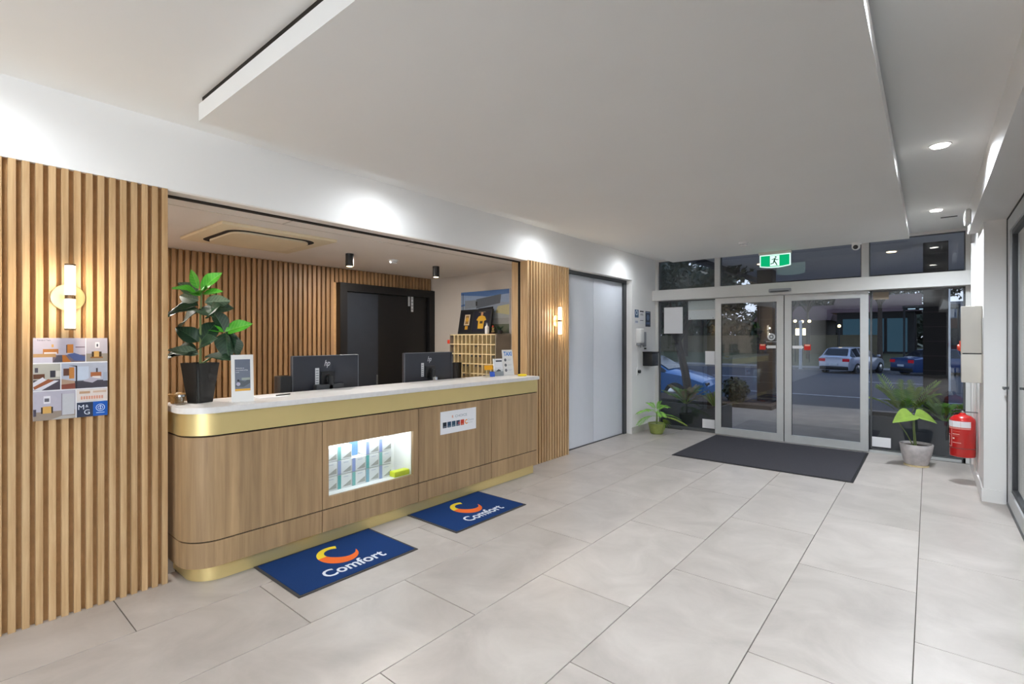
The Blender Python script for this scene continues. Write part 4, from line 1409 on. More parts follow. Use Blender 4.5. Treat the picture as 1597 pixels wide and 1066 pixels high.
def small_plant(name, c, hgt, n, mat, label, seed):
    e = empty(name, c, label, 'plant')
    MB().lathe(c, [(0.028, 0), (0.036, 0.05), (0.032, 0.05)], seg=16).build('plant_pot', 'dark_trim', e)
    rr = random.Random(seed)
    me = leaf_mesh('leaf', hgt * 0.7, hgt * 0.3, hgt * 0.12, mat, n=5)
    for i in range(n):
        a = rr.uniform(0, 6.28)
        inst('leaf', me, e, aim((c[0], c[1], c[2] + 0.045), (math.cos(a), math.sin(a), rr.uniform(0.5, 1.6)), rr.uniform(-.5, .5)))
    return e


small_plant('small_plant', (-4.275, 4.86, 1.5312), 0.11, 12, 'leaf_dark', 'small dark leafy plant at the right end above the key rack', 3)
wbt = empty('spray_bottle', (-4.645 + 0.26, 4.75, 1.5305), 'small white bottle standing on the key rack beside the black frame', 'bottle')
MB().lathe((-4.40, 4.75, 1.5312), [(0.024, 0), (0.027, 0.01), (0.027, 0.09), (0.012, 0.11), (0.012, 0.125)], seg=16).build('bottle_body', 'white_plastic', wbt)
MB().lathe((-4.40, 4.75, 1.6565), [(0.014, 0), (0.014, 0.02)], seg=12).build('cap', 'grey_plastic', wbt)
gf = empty('ornament', (-4.335, 4.80, 1.5305), 'small red and gold ornament between the white bottle and the small plant', 'ornament')
MB().box(-4.365, -4.31, 4.77, 4.83, 1.5312, 1.545, bevel=0.003).build('base', 'house_roof', gf)
g_ = MB()
for i, (dx, dz, r) in enumerate(((-0.012, 0.03, 0.014), (0.012, 0.035, 0.013), (0.0, 0.055, 0.015), (-0.01, 0.078, 0.011), (0.012, 0.074, 0.01))):
    g_.sphere((-4.3375 + dx, 4.80, 1.5312 + dz), r, 10, 6)
g_.build('figure', 'leaf_dry', gf)
MB().sphere((-4.3375, 4.795, 1.5312 + 0.10), 0.012, 10, 6).build('flower', 'red_plastic', gf)

# air-conditioning cassette
ac = empty('ceiling_cassette', (-4.6, 1.98, 2.372), 'square cream air-conditioning cassette in the office ceiling', 'air conditioner')
ax0, ax1, ay0, ay1 = -5.08, -4.13, 1.49, 2.455
MB().box(ax0, ax1, ay0, ay1, 2.346, 2.3718, bevel=0.006).build('panel', 'cassette_cream', ac)


def rrect(cx, cy, hx, hy, r, n=6):
    pts = []
    for (sx, sy, a0) in ((1, 1, 0), (-1, 1, 90), (-1, -1, 180), (1, -1, 270)):
        for i in range(n + 1):
            a = R(a0 + 90 * i / n)
            pts.append((cx + sx * (hx - r) + r * math.cos(a), cy + sy * (hy - r) + r * math.sin(a)))
    return pts


cx_, cy_ = (ax0 + ax1) / 2, (ay0 + ay1) / 2
MB().prism(rrect(cx_, cy_, 0.365, 0.37, 0.13), 2.3425, 2.3465).build('air_slot', 'shade_and_slot_black', ac)
MB().prism(rrect(cx_, cy_, 0.325, 0.33, 0.12), 2.328, 2.3425).build('intake_grille', 'cassette_cream', ac)

def cyl_light(x, y, label):
    e = empty('surface_downlight', (x, y, 2.372), label, 'ceiling light', 'black cylinder downlights over the counter')
    MB().cone((x, y, 2.372), (x, y, 2.24), 0.042, seg=24).build('housing', 'black_metal', e)
    MB().cone((x, y, 2.2395), (x, y, 2.236), 0.03, seg=20).build('lens', 'light_disc_warm', e)
    lamp('downlight_beam', 'SPOT', (x, y, 2.23), OFFICE_W, (1, 0.86, 0.68), e, spot_size=R(110), spot_blend=0.7, shadow_soft_size=0.03)


cyl_light(-4.72, 2.95, 'black cylinder downlight left of the black office doors')
cyl_light(-4.72, 4.16, 'black cylinder downlight near the pigeonhole rack')
lamp('office_fill_light', 'AREA', (-4.9, 0.8, 2.36), 42, (1, 0.93, 0.86), None, shape='DISK', size=0.25)  # added fill to brighten the office, no fitting on the ceiling
lamp('office_fill_light', 'AREA', (-4.9, 3.4, 2.36), 24, (1, 0.93, 0.86), None, shape='DISK', size=0.25)  # second added fill, without a fitting


def smoke(c, label):
    e = empty('smoke_detector', c, label, 'smoke detector')
    MB().lathe((c[0], c[1], c[2] - 0.012), [(0.055, 0), (0.055, 0.012)], seg=24).build('base', 'white_plastic', e)
    MB().lathe((c[0], c[1], c[2] - 0.045), [(0.02, 0), (0.036, 0.006), (0.042, 0.02), (0.04, 0.033)], seg=24).build('sensor_head', 'white_plastic', e)
    MB().lathe((c[0], c[1], c[2] - 0.03), [(0.0425, 0), (0.0425, 0.006)], seg=24).build('vent_ring', 'grey_plastic', e)


smoke((-4.70, 3.50, 2.3718), 'white smoke detector on the office ceiling between two black downlights')
smoke((-1.75, 6.54, ZR), 'white smoke detector on the ceiling raft near the exit sign')

# ================================================================== LOBBY LIGHTS
def downlight(x, y, label, grp):
    e = empty('recessed_downlight', (x, y, ZC), label, 'ceiling light', grp)
    MB().lathe((x, y, ZC - 0.004), [(0.058, 0), (0.062, 0.004)], seg=28).build('trim_ring', 'white_plastic', e)
    MB().cone((x, y, ZC - 0.0045), (x, y, ZC - 0.012), 0.046, seg=24).build('lens', 'light_disc', e)
    return e


for yy, lb in ((6.64, 'recessed downlight in the right ceiling strip nearest the entrance'), (4.435, 'recessed downlight in the right ceiling strip, second from the entrance'),
               (2.23, 'recessed downlight in the right ceiling strip, just outside the photo'), (0.02, 'recessed downlight in the right ceiling strip above the camera')):
    e = downlight(0.059, yy, lb, 'downlights in the right ceiling strip')
    lamp('downlight_beam', 'SPOT', (0.059, yy, ZC - 0.02), DOWN_W, (0.86, 0.937, 1.0), e, spot_size=R(160), spot_blend=0.8, shadow_soft_size=0.045)
for yy in (0.05, 2.42, 4.56, 6.66):
    e = downlight(-3.14, yy, 'recessed wall washer hidden in the gap left of the ceiling raft, %s' % {0.05: 'over the poster', 2.42: 'over the left mat', 4.56: 'over the slatted pilaster', 6.66: 'over the white doors'}[yy], 'wall washers in the ceiling gap')
    lamp('downlight_beam', 'SPOT', (-3.14, yy, ZC - 0.02), WASH_W, (0.89, 0.95, 1.0), e, spot_size=R(175), spot_blend=1.0, shadow_soft_size=0.10)

# ================================================================== ENTRANCE FITTINGS
ex = empty('exit_sign', (-1.59, 7.50, ZR), 'illuminated green exit sign with running man under the ceiling raft', 'exit sign')
EY = 7.47
MB().box(-1.80, -1.40, EY - 0.02, EY + 0.04, ZR - 0.04, ZR, bevel=0.006).build('housing', 'off_white_plastic', ex)
pts = [(-1.79, EY, ZR - 0.04), (-1.41, EY, ZR - 0.04), (-1.41, EY, ZR - 0.20)] + [(-1.41 - 0.38 * i / 8, EY, ZR - 0.20 - 0.022 * math.sin(math.pi * i / 8)) for i in range(1, 8)] + [(-1.79, EY, ZR - 0.20)]
MB().ext(pts, (0, 0.012, 0)).build('diffuser', 'exit_white', ex)
p = Print((-1.79, EY, ZR - 0.225), (1, 0, 0), (0, 0, 1), (0, -1, 0))
p.poly([(0.014, 0.172), (0.014, 0.034), (0.10, 0.022), (0.19, 0.018), (0.28, 0.022), (0.366, 0.034), (0.366, 0.172)], 'exit_green')
p.rect(0.13, 0.028, 0.245, 0.168, 'exit_white')
G = 'ink_1f6a50'; ink('#1f6a50')
p.disc(0.20, 0.148, 0.011, G)
p.poly([(0.178, 0.132), (0.198, 0.136), (0.192, 0.092), (0.172, 0.09)], G)
p.poly([(0.172, 0.094), (0.190, 0.094), (0.21, 0.066), (0.222, 0.034), (0.21, 0.034), (0.198, 0.06)], G)
p.poly([(0.172, 0.094), (0.186, 0.09), (0.175, 0.062), (0.135, 0.052), (0.135, 0.064), (0.165, 0.071)], G)
p.poly([(0.178, 0.13), (0.174, 0.12), (0.152, 0.108), (0.15, 0.118)], G)
p.poly([(0.196, 0.132), (0.214, 0.112), (0.232, 0.118), (0.23, 0.108), (0.212, 0.102), (0.192, 0.12)], G)
p.build('pictogram', ex)

cm = empty('security_camera', (-0.69, 7.46, ZR), 'white dome security camera under the raft edge above the doors', 'camera')
MB().lathe((-0.685, 7.46, ZR - 0.022), [(0.05, 0), (0.055, 0.022)], seg=24).build('base', 'white_plastic', cm)
MB().sphere((-0.69, 7.45, ZR - 0.045), 0.046, 20, 14).build('housing', 'white_plastic', cm)
MB().lathe((-0.69, 7.402, ZR - 0.058), [(0.026, 0), (0.026, 0.012)], seg=20, axis='y').build('lens', 'black_plastic', cm)

se = empty('door_sensor', (-1.60, 7.80, 2.13), 'grey motion sensor bar on the header beam above the sliding doors', 'sensor')
MB().box(-1.745, -1.465, 7.755, 7.7995, 2.125, 2.175, bevel=0.012).build('housing', 'grey_plastic', se)
MB().box(-1.72, -1.49, 7.752, 7.756, 2.132, 2.142).build('sensor_window', 'dark_trim', se)

# left wall by the entrance
for i, (y0, y1, lb) in enumerate(((7.165, 7.30, 'narrow blue and white notice, left of the three on the wall'), (7.335, 7.49, 'white text notice, middle of the three on the wall by the entrance'), (7.545, 7.735, 'dark blue notice, right of the three on the wall by the entrance'))):
    z0, z1 = (1.70, 1.925) if i < 2 else (1.665, 1.915)
    e = empty('wall_notice', (XL, (y0 + y1) / 2, z0), lb, 'notice', 'wall notices beside the entrance')
    MB().box(XL + 0.0005, XL + 0.003, y0, y1, z0, z1).build('sheet', 'paper', e)
    p = Print((XL + 0.003, y0, z0), (0, 1, 0), (0, 0, 1), (1, 0, 0))
    w_, h_ = y1 - y0, z1 - z0
    if i == 0:
        p.rect(0.0, h_ * 0.45, w_, h_, '#4a6a8c').ring(w_ / 2, h_ * 0.78, 0.025, 0.04, '#d5e0ea').rect(0.03, h_ * 0.55, w_ - 0.03, h_ * 0.6, '#1d3048').rect(0.02, 0.02, w_ - 0.02, 0.05, '#b9bfd4')
    elif i == 1:
        p.rect(0.01, h_ * 0.86, w_ - 0.01, h_ * 0.95, '#2b2d33').rect(0.03, h_ * 0.72, w_ - 0.03, h_ * 0.75, '#3a3c44').rect(0.02, h_ * 0.64, w_ - 0.02, h_ * 0.67, '#3a3c44').rect(0.02, h_ * 0.25, w_ - 0.02, h_ * 0.29, '#6a6d76')
    else:
        p.rect(0, 0, w_, h_, '#25324a').disc(w_ / 2, h_ * 0.6, 0.05, '#5e7394').rect(0.03, h_ * 0.15, w_ - 0.03, h_ * 0.3, '#4d628a').rect(0.02, h_ * 0.9, w_ - 0.02, h_ * 0.95, '#7f90ab')
    p.build('notice_print', e)

ds = empty('sanitiser_dispenser', (XL, 7.27, 1.35), 'white wall-mounted sanitiser dispenser below the notices', 'dispenser')
MB().box(XL + 0.0005, XL + 0.09, 7.20, 7.33, 1.40, 1.63, bevel=0.018, seg=3).build('body', 'white_plastic', ds)
MB().box(XL + 0.0005, XL + 0.075, 7.22, 7.36, 1.365, 1.40, bevel=0.008).build('push_bar', 'grey_plastic', ds)
MB().cone((XL + 0.045, 7.29, 1.365), (XL + 0.045, 7.29, 1.33), 0.009).build('nozzle', 'grey_plastic', ds)
df = empty('remote_holder', (XL, 7.47, 1.34), 'slim grey holder on the wall right of the sanitiser dispenser', 'holder')
MB().box(XL + 0.0005, XL + 0.03, 7.44, 7.53, 1.34, 1.58, bevel=0.01).build('body', 'grey_plastic', df)
MB().box(XL + 0.0005, XL + 0.025, 7.50, 7.54, 1.30, 1.325, bevel=0.004).build('clip', 'dark_trim', df)
bx = empty('black_letterbox', (XL, 7.55, 1.03), 'black box mounted on the wall beside the entrance glass', 'box')
MB().box(XL + 0.0005, XL + 0.16, 7.45, 7.69, 1.035, 1.24, bevel=0.008).build('body', 'black_plastic', bx)
MB().box(XL + 0.0005, XL + 0.17, 7.44, 7.70, 1.24, 1.262, bevel=0.006).build('lid', 'black_metal', bx)
p = Print((XL + 0.1605, 7.60, 1.06), (0, 1, 0), (0, 0, 1), (1, 0, 0)); p.rect(0, 0, 0.07, 0.05, '#3c3e46').rect(0.01, 0.012, 0.06, 0.018, '#7a7d88'); p.build('sticker', bx)
sw = empty('door_release', (XL, 7.26, 0.91), 'white switch plate with black knob under the dispenser', 'switch')
MB().box(XL + 0.0005, XL + 0.012, 7.225, 7.30, 0.90, 1.015, bevel=0.003).build('plate', 'white_plastic', sw)
MB().cone((XL + 0.012, 7.275, 0.955), (XL + 0.045, 7.275, 0.955), 0.026).build('knob', 'black_plastic', sw)
cb = MB().tube([(XL + 0.006, 7.27, 1.365), (XL + 0.006, 7.275, 1.2), (XL + 0.006, 7.262, 1.1), (XL + 0.006, 7.262, 1.016)], 0.004).build('cable', 'white_plastic', org=(XL, 7.27, 1.02))
tag(cb, 'thin white cable running from the dispenser down to the switch', 'cable')

# right wall: cabinet, alarm button, extinguisher
eb = empty('electrical_cabinet', (0.31, 6.5, 1.06), 'cream metal cabinet with two stacked doors on the right wall', 'cabinet')
MB().box(0.245, 0.3815, 6.32, 6.66, 1.06, 1.775, bevel=0.004).build('body', 'off_white_plastic', eb)
MB().box(0.232, 0.3755, 6.305, 6.325, 1.335, 1.775, bevel=0.006).build('door', 'off_white_plastic', eb)
MB().box(0.235, 0.3755, 6.305, 6.325, 1.06, 1.325, bevel=0.005).build('door', 'off_white_plastic', eb)
MB().box(0.2445, 0.376, 6.316, 6.324, 1.325, 1.335).build('gap', 'charcoal_frame', eb)
MB().box(0.3768, 0.3818, 6.215, 6.30, 1.33, 1.66, bevel=0.002).build('latch_plate', 'aluminium', eb)
al = empty('alarm_button', (0.22, 6.5, 1.36), 'round red alarm sounder on the side of the cream cabinet', 'alarm')
MB().lathe((0.2445, 6.47, 1.385), [(0.03, -0.0), (0.032, -0.012), (0.03, -0.028), (0.02, -0.034)], seg=20, axis='x').build('sounder', 'red_plastic', al)
MB().box(0.2275, 0.2445, 6.44, 6.50, 1.35, 1.45, bevel=0.004).build('back_box', 'red_plastic', al)

fe = empty('fire_extinguisher', (0.268, 6.85, 0.27), 'red fire extinguisher hanging on the right wall under the cream cabinet', 'fire extinguisher')
xc, yc = 0.265, 6.85
MB().lathe((xc, yc, 0.27), [(0.085, 0), (0.100, 0.006), (0.103, 0.02), (0.103, 0.36), (0.098, 0.385), (0.07, 0.415), (0.03, 0.43), (0.022, 0.445)], seg=36).build('cylinder', 'red_paint', fe)
MB().lathe((xc, yc, 0.36), [(0.1035, 0), (0.1045, 0.003), (0.1035, 0.006)], seg=36).build('seam_ring', 'house_roof', fe)
MB().lathe((xc, yc, 0.705), [(0.018, 0), (0.018, 0.025), (0.012, 0.03)], seg=16).build('valve', 'chrome', fe)
hl = MB(); hl.tube([(xc + 0.02, yc, 0.74), (xc - 0.05, yc - 0.01, 0.745), (xc - 0.085, yc - 0.01, 0.725)], 0.007); hl.tube([(xc + 0.01, yc, 0.72), (xc - 0.05, yc - 0.012, 0.712), (xc - 0.075, yc - 0.012, 0.70)], 0.006)
hl.build('lever', 'black_plastic', fe)
MB().tube([(xc + 0.01, yc + 0.01, 0.72), (xc - 0.05, yc + 0.06, 0.70), (xc - 0.095, yc + 0.03, 0.62), (xc - 0.118, yc - 0.005, 0.5), (xc - 0.115, yc - 0.02, 0.42)], 0.011).build('hose', 'black_plastic', fe)
MB().tube([(xc, yc, 0.725), (0.34, yc, 0.725), (0.379, yc, 0.725)], 0.005).build('wall_hook', 'aluminium_dark', fe)


def cyl_patch(a0, a1, z0, z1, r, name, mat):
    m = MB()
    n = 10
    prev = None
    for i in range(n + 1):
        a = R(a0 + (a1 - a0) * i / n)
        q = (xc + r * math.cos(a), yc + r * math.sin(a))
        cur = [m.bm.verts.new((q[0], q[1], z)) for z in (z0, z1)]
        if prev: m.bm.faces.new((prev[0], cur[0], cur[1], prev[1]))
        prev = cur
    return m.build(name, mat, fe)


cyl_patch(175, 305, 0.575, 0.635, 0.1036, 'label', 'paper')
cyl_patch(175, 305, 0.556, 0.572, 0.1036, 'label_band', ink('#d98c86'))
for i, (a0, a1, z0, z1, c) in enumerate(((215, 217, 0.375, 0.55, '#e9c4bd'), (222, 255, 0.50, 0.507, '#e6b8b0'), (222, 258, 0.53, 0.534, '#c9605a'), (222, 250, 0.485, 0.489, '#c9605a'), (222, 232, 0.452, 0.466, '#e9d0c8'), (222, 262, 0.415, 0.42, '#e6b8b0'), (190, 212, 0.375, 0.379, '#e6b8b0'), (186, 205, 0.49, 0.498, '#e6b8b0'), (184, 200, 0.40, 0.48, '#b9a9a5'))):
    cyl_patch(a0, a1, z0, z1, 0.1037, 'label_line', ink(c))

sp = empty('wall_speaker', (0.29, 6.4, 2.57), 'white rounded sensor box on the bulkhead above the right wall', 'sensor')
MB().box(0.262, 0.3045, 6.30, 6.52, 2.555, 2.69, bevel=0.018, seg=3).build('housing', 'white_plastic', sp)
MB().box(0.259, 0.263, 6.34, 6.48, 2.58, 2.665, bevel=0.0015, seg=1).build('sensor_window', 'off_white_plastic', sp)

# ---- potted plants on the floor
def frond(base, dirv, L, droop, n, ll, mat, name, parent, wd=0.014):
    m = MB()
    base = Vector(base); d = Vector(dirv).normalized()
    pts = []
    for i in range(9):
        t = i / 8
        pts.append(base + d * L * t + Vector((0, 0, -droop * t * t)))
    m.tube(pts, 0.0035, 5, r1=0.0012)
    side = d.cross(Vector((0, 0, 1))).normalized()
    for i in range(n):
        t = 0.3 + 0.7 * i / (n - 1)
        k = min(int(t * 8), 7); f_ = t * 8 - k
        c = pts[k].lerp(pts[k + 1], f_)
        tg = (pts[k + 1] - pts[k]).normalized()
        up = side.cross(tg).normalized()
        for s in (-1, 1):
            l = ll * (0.55 + 0.45 * math.sin(math.pi * min(1, (t - 0.25) / 0.8)))
            out = (tg * 0.65 + side * s * 0.75 + up * 0.12).normalized()
            w_ = tg.cross(out).cross(out).normalized() * wd * 0.5
            tip = c + out * l - Vector((0, 0, l * 0.18))
            mid = c + out * l * 0.45
            a = m.bm.verts.new(c); b = m.bm.verts.new(mid + w_); cc = m.bm.verts.new(tip); dd_ = m.bm.verts.new(mid - w_)
            m.bm.faces.new((a, b, cc)); m.bm.faces.new((a, cc, dd_))
    return m.build(name, mat, parent)


# green glazed pot with a small palm-like plant, left of the doors
gp = empty('potted_fern', (-3.235, 7.36, 0), 'feathery green plant in an olive pot in the left entrance corner', 'plant')
gx, gy = -3.235, 7.36
MB().lathe((gx, gy, 0.0005), [(0.082, 0), (0.095, 0.01), (0.128, 0.15), (0.132, 0.165), (0.122, 0.165), (0.118, 0.15)], seg=30).build('plant_pot', 'pot_green', gp)
MB().lathe((gx, gy, 0.14), [(0.115, 0), (0.115, 0.008)], seg=24).build('soil', 'soil', gp)
MB().tube([(gx, gy, 0.145), (gx + 0.005, gy, 0.24), (gx, gy, 0.33)], 0.016, r1=0.01).build('stem', 'stem', gp)
for (r_, b_, z_, L, dr_, mt) in ((-1, -.2, .55, .34, .16, 'leaf_palm'), (-.8, -.6, .8, .28, .12, 'leaf_palm'), (.5, -.5, .9, .28, .12, 'leaf_palm'), (1, .0, .35, .36, .16, 'leaf_palm'), (1, -.45, .1, .42, .14, 'leaf_palm_yellow'), (.1, -.9, .55, .24, .14, 'leaf_palm'), (-.3, .6, 1, .28, .1, 'leaf_palm'), (.6, .4, .9, .26, .1, 'leaf_palm'), (-1, .1, .15, .34, .18, 'leaf_palm'), (.2, -.2, 1.2, .22, .05, 'leaf_palm')):
    dv_ = rv * r_ + bv * b_ + Vector((0, 0, z_))
    if (Vector((gx, gy, 0.3)) + dv_.normalized() * L * 1.1).x < XL + 0.06:
        dv_.x *= 0.35
    frond((gx, gy, 0.27 + 0.05 * (z_ > 0.5)), dv_, L, dr_, 10, 0.105, mt, 'frond', gp, 0.015)
lm = leaf_mesh('leaf', 0.13, 0.05, 0.05, 'leaf_lime', n=5)
for i in range(7):
    a = R(-80 + i * 27)
    inst('leaf', lm, gp, aim(Vector((gx, gy, 0.19)) + rv * 0.09 - bv * 0.05, rv * math.cos(a) * 0.9 - bv * 0.6 + Vector((0, 0, math.sin(a) * 0.6 - 0.05)), R(-30)))

# pale stone pot with elephant-ear leaves
sp_ = empty('potted_elephant_ear', (-0.11, 7.43, 0), 'big lime leaves in a pale stone pot before the right sidelight', 'plant')
sx, sy = -0.11, 7.44
MB().lathe((sx, sy, 0.0005), [(0.115, 0), (0.118, 0.014), (0.105, 0.018)], seg=36).build('saucer', 'rack_wood', sp_)
MB().lathe((sx, sy, 0.016), [(0.095, 0), (0.108, 0.006), (0.14, 0.12), (0.158, 0.235), (0.156, 0.24), (0.146, 0.238), (0.14, 0.2)], seg=40).build('plant_pot', 'pot_stone', sp_)
MB().lathe((sx, sy, 0.22), [(0.14, 0), (0.14, 0.008)], seg=30).build('soil', 'soil', sp_)


def ear(stem_pts, dirv, L, Wd, roll):
    MB().tube(stem_pts, 0.007, 7, r1=0.004).build('stalk', 'stem', sp_)
    me = leaf_mesh('leaf', L, Wd, 0.06, 'leaf_lime', fold=0.22, n=9, tip=0.55)
    inst('leaf', me, sp_, aim(stem_pts[-1], dirv, roll))


B0 = Vector((sx, sy, 0.22))
ear([B0 + rv * 0.0, B0 - rv * 0.02 + Vector((0, 0, 0.2)), B0 - rv * 0.045 - bv * 0.03 + Vector((0, 0, 0.36))], rv * 1.0 - bv * 0.3 + Vector((0, 0, -0.16)), 0.24, 0.19, R(34))
ear([B0 - rv * 0.02, B0 - rv * 0.035 + Vector((0, 0, 0.2)), B0 - rv * 0.06 - bv * 0.03 + Vector((0, 0, 0.37))], -rv * 1.0 - bv * 0.25 + Vector((0, 0, -0.14)), 0.27, 0.19, R(-34))
MB().tube([B0 - rv * 0.03, B0 - rv * 0.12 + Vector((0, 0, 0.16)), B0 - rv * 0.22 + Vector((0, 0, 0.30))], 0.006, 7, r1=0.004).build('stalk', 'stem', sp_)

# ================================================================== OUTDOORS
GZ = lambda yy: -0.02 if yy < 12.8 else -0.04 - (yy - 12.8) * 0.46 / 23.2
pv = struct(MB().box(-30, 30, 8.065, 12.8, -0.3, -0.02).build('pavement', 'concrete'))
rd = MB(); rd.ext([(-70, 12.8, -0.06), (-70, 36.2, -0.5), (-70, 36.2, -1.0), (-70, 12.8, -1.0)], (140, 0, 0))
road = struct(rd.build('road', 'asphalt'))
rp_ = MB()
for xx in (-14.0, -8.0, -2.0, 4.0, 10.0):
    rp_.ext([(xx, 24.6, GZ(24.6) + 0.012 - 0.02), (xx + 2.6, 24.6, GZ(24.6) + 0.012 - 0.02), (xx + 2.6, 24.72, GZ(24.72) + 0.012 - 0.02), (xx, 24.72, GZ(24.72) + 0.012 - 0.02)], (0, 0, 0.012))
rp_.ext([(-40, 16.2, GZ(16.2) - 0.012), (40, 16.2, GZ(16.2) - 0.012), (40, 16.32, GZ(16.32) - 0.012), (-40, 16.32, GZ(16.32) - 0.012)], (0, 0, 0.012))
rp_.build('lane_marking', 'road_paint', road)
struct(MB().box(-70, 70, 36.2, 36.6, -1.0, -0.36).build('kerb', 'kerb_concrete'))
struct(MB().box(-70, 70, 36.6, 39.0, -1.0, -0.38).build('footpath', 'concrete'))
vg = MB(); vg.ext([(-80, 39.0, -0.40), (-80, 47.0, 0.35), (-80, 120, 0.8), (-80, 120, -1.5), (-80, 39.0, -1.5)], (170, 0, 0))
struct(vg.build('grass_verge', 'verge_grass'))
fn = empty('boundary_wall', (-14, 46.0, 0.2), 'long low beige boundary wall across the road', 'wall')
for i in range(12):
    x0 = -34 + i * 2.6
    MB().box(x0, x0 + 2.56, 45.9, 46.05, 0.2, 1.70).build('panel', 'fence_beige', fn)
MB().box(-34, -2.8, 45.86, 46.09, 1.70, 1.76).build('capping', 'fence_beige', fn)

# canopy over the forecourt
cn = empty('entrance_canopy', (-0.6, 11.5, 3.0), 'dark flat canopy over the forecourt outside the doors', 'canopy')
MB().box(-3.35, 2.6, 8.06, 15.0, 3.02, 3.2).build('soffit', 'canopy_soffit', cn)
b = MB(); b.box(-3.45, -3.35, 8.06, 15.1, 2.92, 3.25); b.box(-3.35, 2.6, 15.0, 15.1, 2.92, 3.25)
b.build('fascia', 'canopy_fascia', cn)
for (x_, y_) in ((-0.51, 11.15), (-2.67, 11.25), (1.4, 11.2)):
    MB().cone((x_, y_, 3.02), (x_, y_, 3.012), 0.07, seg=20).build('downlight', 'light_disc_warm', cn)
    lamp('canopy_beam', 'SPOT', (x_, y_, 3.0), 130, (1, 0.93, 0.84), cn, spot_size=R(130), spot_blend=0.8, shadow_soft_size=0.06)
struct(MB().box(-8.0, 6, 8.04, 8.3, ZC + 0.12, 3.4).build('wall_outside', 'canopy_fascia'))
struct(MB().box(-8.0, XL - 0.1, 7.9, 8.1, 0, ZC + 0.12).build('wall_outside_left', 'white_paint'))


def column(cx_, cy_, s, h, label):
    e = empty('canopy_column', (cx_, cy_, -0.02), label, 'column', 'square brown canopy columns')
    MB().box(cx_ - s / 2, cx_ + s / 2, cy_ - s / 2, cy_ + s / 2, 0.06, h).build('shaft', 'column_brown', e)
    MB().box(cx_ - s / 2 - 0.05, cx_ + s / 2 + 0.05, cy_ - s / 2 - 0.05, cy_ + s / 2 + 0.05, -0.02, 0.06).build('base', 'planter_grey', e)
    j = MB()
    for i in range(12):
        z = 0.25 + i * 0.235
        j.box(cx_ - s / 2 - 0.002, cx_ + s / 2 + 0.002, cy_ - s / 2 - 0.002, cy_ + s / 2 + 0.002, z, z + 0.008)
    j.build('joint', 'column_joint', e)


column(-2.83, 12.4, 0.32, 3.02, 'square dark canopy column seen through the left sliding door')
column(0.085, 10.6, 0.31, 3.02, 'square dark canopy column seen through the right sidelight')

# planter boxes and their plants
def planter(x0, x1, z1, label):
    e = empty('planter_box', ((x0 + x1) / 2, 8.5, -0.02), label, 'planter', 'dark grey planter boxes outside the glass')
    b = MB()
    b.box(x0, x1, 8.20, 8.25, -0.02, z1); b.box(x0, x1, 8.70, 8.75, -0.02, z1); b.box(x0, x0 + 0.05, 8.25, 8.70, -0.02, z1); b.box(x1 - 0.05, x1, 8.25, 8.70, -0.02, z1)
    b.build('box', 'planter_grey', e)
    MB().box(x0 + 0.05, x1 - 0.05, 8.25, 8.70, -0.02, z1 - 0.05).build('soil', 'soil', e)


planter(-4.6, -2.52, 0.385, 'dark grey planter box outside the left sidelight')
planter(-0.66, 2.0, 0.44, 'dark grey planter box outside the right sidelight')


def grass_plant(name, c, n, L, mats, label, seed, spread=0.8, palm=False, ll=0.12):
    e = empty(name, c, label, 'plant')
    rr = random.Random(seed)
    for i in range(n):
        a = rr.uniform(0, 6.28)
        d = Vector((math.cos(a) * spread, math.sin(a) * spread * 0.75, rr.uniform(0.6, 1.7)))
        l = L * rr.uniform(0.75, 1.1)
        if palm:
            frond(c, d, l, l * rr.uniform(0.15, 0.45), 14, ll, rr.choice(mats), 'frond', e, 0.016)
        else:
            m = MB()
            dn = d.normalized(); s_ = dn.cross(Vector((0, 0, 1))).normalized()
            prev = None
            for k in range(6):
                t = k / 5
                q = Vector(c) + dn * l * t + Vector((0, 0, -l * 0.35 * t * t))
                w_ = 0.016 * (1 - t * 0.9)
                cur = [m.bm.verts.new(q - s_ * w_), m.bm.verts.new(q + s_ * w_)]
                if prev: m.bm.faces.new((prev[0], prev[1], cur[1], cur[0]))
                prev = cur
            m.build('blade', rr.choice(mats), e)
    return e


grass_plant('planter_palm', (-3.20, 8.48, 0.335), 20, 0.52, ['leaf_outdoor', 'leaf_palm', 'leaf_dry'], 'bushy green palm in the left planter behind the olive pot', 11, palm=True)
grass_plant('planter_grass', (-2.72, 8.45, 0.335), 44, 0.48, ['leaf_palm_yellow', 'leaf_outdoor', 'leaf_palm'], 'spiky yellow-green plant in the left planter near the door stile', 12, spread=0.55)
grass_plant('planter_palm', (-0.22, 8.42, 0.39), 16, 0.70, ['leaf_palm', 'leaf_palm_yellow', 'leaf_palm', 'leaf_palm_yellow', 'leaf_brown'], 'tall feathery palm behind the stone pot in the right planter', 13, palm=True, ll=0.16, spread=0.75)
grass_plant('planter_palm', (0.16, 8.50, 0.39), 18, 0.50, ['leaf_outdoor', 'leaf_palm', 'leaf_outdoor'], 'bushy palm behind the extinguisher in the right planter', 14, palm=True, ll=0.12)


def leaf_ball(m, c, r, n, size, rr, flat=1.0):
    for i in range(n):
        v_ = Vector((rr.gauss(0, 1), rr.gauss(0, 1), rr.gauss(0, 1)))
        v_.normalize()
        q = Vector(c) + Vector((v_.x * r, v_.y * r, v_.z * r * flat)) * (rr.random() ** 0.4)
        a = Vector((rr.uniform(-1, 1), rr.uniform(-1, 1), rr.uniform(-1, 1))).normalized()
        b = a.cross(v_)
        if b.length < 1e-3: continue
        b.normalize()
        s = size * rr.uniform(0.6, 1.3)
        m.bm.faces.new([m.bm.verts.new(q + a * s), m.bm.verts.new(q + b * s * 0.55), m.bm.verts.new(q - a * s), m.bm.verts.new(q - b * s * 0.55)])


